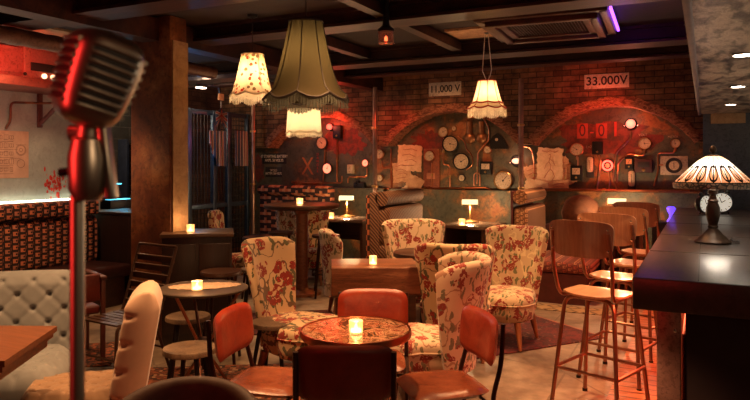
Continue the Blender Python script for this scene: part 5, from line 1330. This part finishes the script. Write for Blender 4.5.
# work lamp over the gate
p = OX(201,86,XG+.15); t = thing('flood_lamp', 'small bright lamp with a blue-lit bracket above the gate', 'lamp', p)
MB().box((0,0,0), (.10,.16,.045), b=.01).build('housing', M_black, t); MB().box((.0,0,-.025), (.08,.14,.012), b=.003).build('lens', glow('flood_lens', (1,.72,.5), 30), t)
MB().tube(smooth_path([(-.05,0,.0),(-.1,0,.05),(-.1,.5,.05),(-.1,.55,-.1)], .05), .012, 8).build('bracket', fm, t)
light('POINT', p+Vector((.12,0,-.12)), 5, (1,.6,.35), .05, name='flood_glow')
light('POINT', OX(188,140,XG+.18), 5, (.10,.45,1), .05, name='blue_gate_glow')
# ------------------------------------------------------------------ alcove with till
cp = OX(115,204,-7.35)
t = thing('till_counter', 'dark counter holding the till behind the patterned bench', 'counter', (-7.4,cp.y,0))
zt = .98
MB().box((0,0,zt/2), (.8,1.8,zt), b=.006).build('body', M_darkwood, t)
def on_counter(px): p = OX(px, 190, -7.3); return Vector((-7.3, p.y, zt+.001))
t = thing('cash_till', 'small till with a cyan-lit screen and keyboard in the alcove behind the bench', 'till', on_counter(112), .0)
MB().box((0,0,.06), (.34,.36,.12), b=.01).build('drawer_unit', M_black, t)
MB().tube([(-.05,0,.12),(-.05,0,.22)], .03, 10).build('stand', M_black, t)
MB().box((-.03,0,.22), (.04,.32,.20), (0,-.4,0), b=.008).build('monitor', M_black, t)
MB().box((.115,0,.125), (.10,.34,.006)).build('screen_edge_light', glow('cyan_screen', (.1,.75,1), 3), t)
MB().box((-.03,0,.33), (.10,.30,.012), b=.003).build('top_light', glow('cyan_screen', (.1,.75,1), 3), t)
light('POINT', on_counter(110)+Vector((.25,0,.35)), 1, (.1,.6,1), .05, name='till_glow')
t = thing('bottle_rack', 'dark upright rack on the block wall above the till', 'rack', OX(120,168,-8.7)); t.location.x = -8.62
MB().box((0,0,0), (.2,.06,.95), b=.006).build('side_panel', plain('rack_blue', (.05,.06,.10), .5), t)
MB().box((0,.30,0), (.2,.06,.95), b=.006).build('side_panel', plain('rack_blue', (0,0,0)), t)
for k in range(9): MB().box((0,.15,-.4+.1*k), (.18,.26,.012)).build('shelf_board', M_darkwood, t)
light('POINT', (-7.6,6.6,2.5), 25, (1,.72,.45), .1, name='alcove_fill')  # unseen point light added to brighten the block wall
# purple glow near the far end of the bar
t = thing('glass_ornament', 'small blue-violet glowing glass ornament in the corner beyond the bar', 'ornament', up(W(671,7.9), .0))
MB().box((0,0,.45),(.4,.3,.9),b=.01).build('plinth', M_black, t)
MB().lathe([(0,.902),(.05,.902),(.02,.95),(.02,.99),(.04,1.02),(.05,1.06),(.035,1.08),(0,1.07)], 16).build('bowl', glow('violet_glass', (.12,.05,1), 1.6), t)
light('POINT', up(W(668,7.7), 1.2), .5, (.2,.08,1), .04, name='violet_glow')
# ================================================================== room lighting
def spot(px, d, pw, col, ang=75, z=2.72, tgt=None, size=.06, label=None):
    p = W(px, d, z); light('SPOT', p, pw, col, size, target=tgt or Vector((p.x, p.y, 0)), spot=ang, blend=.8, name='ceiling_spot')
WARM = (1,.52,.22)
for (px, d, pw) in ((360,3.5,160),(250,5.0,90),(470,5.3,170),(540,4.6,105),(620,4.4,75),(100,3.6,80),(200,3.4,60),(20,3.6,130),(320,7.6,130),(430,7.0,170),(555,7.2,170),(60,5.8,150)):
    spot(px, d, pw, WARM, 90)
for (c, hw, zs, rise), wc in zip(ARC, ((1,.30,.12), (1,.38,.15), (1,.22,.09))):
    light('SPOT', (c-.1, 8.1, 2.78), 34, wc, .08, target=(c, 9.4, 1.45), spot=85, blend=.9, name='wall_washer')
light('SPOT', (-1.0,8.55,1.9), 28, (1,.04,.025), .04, target=(-1.3,9.2,2.42), spot=75, blend=.9, name='red_uplight')
light('SPOT', (-4.0,8.2,2.3), 20, (1,.08,.03), .05, target=(-4.2,9.2,2.1), spot=60, blend=.9, name='red_arch_spot')
light('POINT', (-5.2,9.0,2.25), 5, (1,.05,.02), .05, name='red_arch_glow')
light('AREA', (-3.4,3.4,2.45), 1.2, (1,.14,.06), 2.5, rot=(PI,0,0), sy=3.0, name='red_ceiling_wash')
light('AREA', (1.3,4.4,1.2), 30, (1,.80,.58), .5, rot=(PI,0,0), sy=4.5, name='soffit_fill')  # unseen upward area light, added to brighten the soffit
light('SPOT', (-.95,2.2,1.0), 45, (1,.42,.22), .08, target=(-.2,3.15,.5), spot=26, name='post_fill_spot')  # added spot with no fixture, brightens the near bar post
light('SPOT', (-5.7,3.9,2.7), 60, (1,.7,.4), .1, target=(-6.5,4.6,.9), spot=95, blend=.9, name='bench_fill_spot')  # extra unseen spot, added to lift the dark patterned bench
S.world = bpy.data.worlds.new('World'); S.world.use_nodes = True
S.world.node_tree.nodes['Background'].inputs[0].default_value = (.25,.10,.06,1); S.world.node_tree.nodes['Background'].inputs[1].default_value = .04
cam = bpy.data.cameras.new('Camera'); co_ = bpy.data.objects.new('Camera', cam); COL.objects.link(co_)
co_.location = (0,0,CH); co_.rotation_euler = (PI/2, 0, YAW)
cam.sensor_width = 36; cam.lens = 36*FPX/750; cam.shift_y = -(200-HY)/750; cam.clip_start = .05
cam.dof.use_dof = True; cam.dof.focus_distance = 6.0; cam.dof.aperture_fstop = 7.0
S.camera = co_
S.view_settings.view_transform = 'Standard'; S.view_settings.look = 'None'; S.view_settings.exposure = 0.35; S.view_settings.gamma = 1; S.view_settings.use_curve_mapping = False
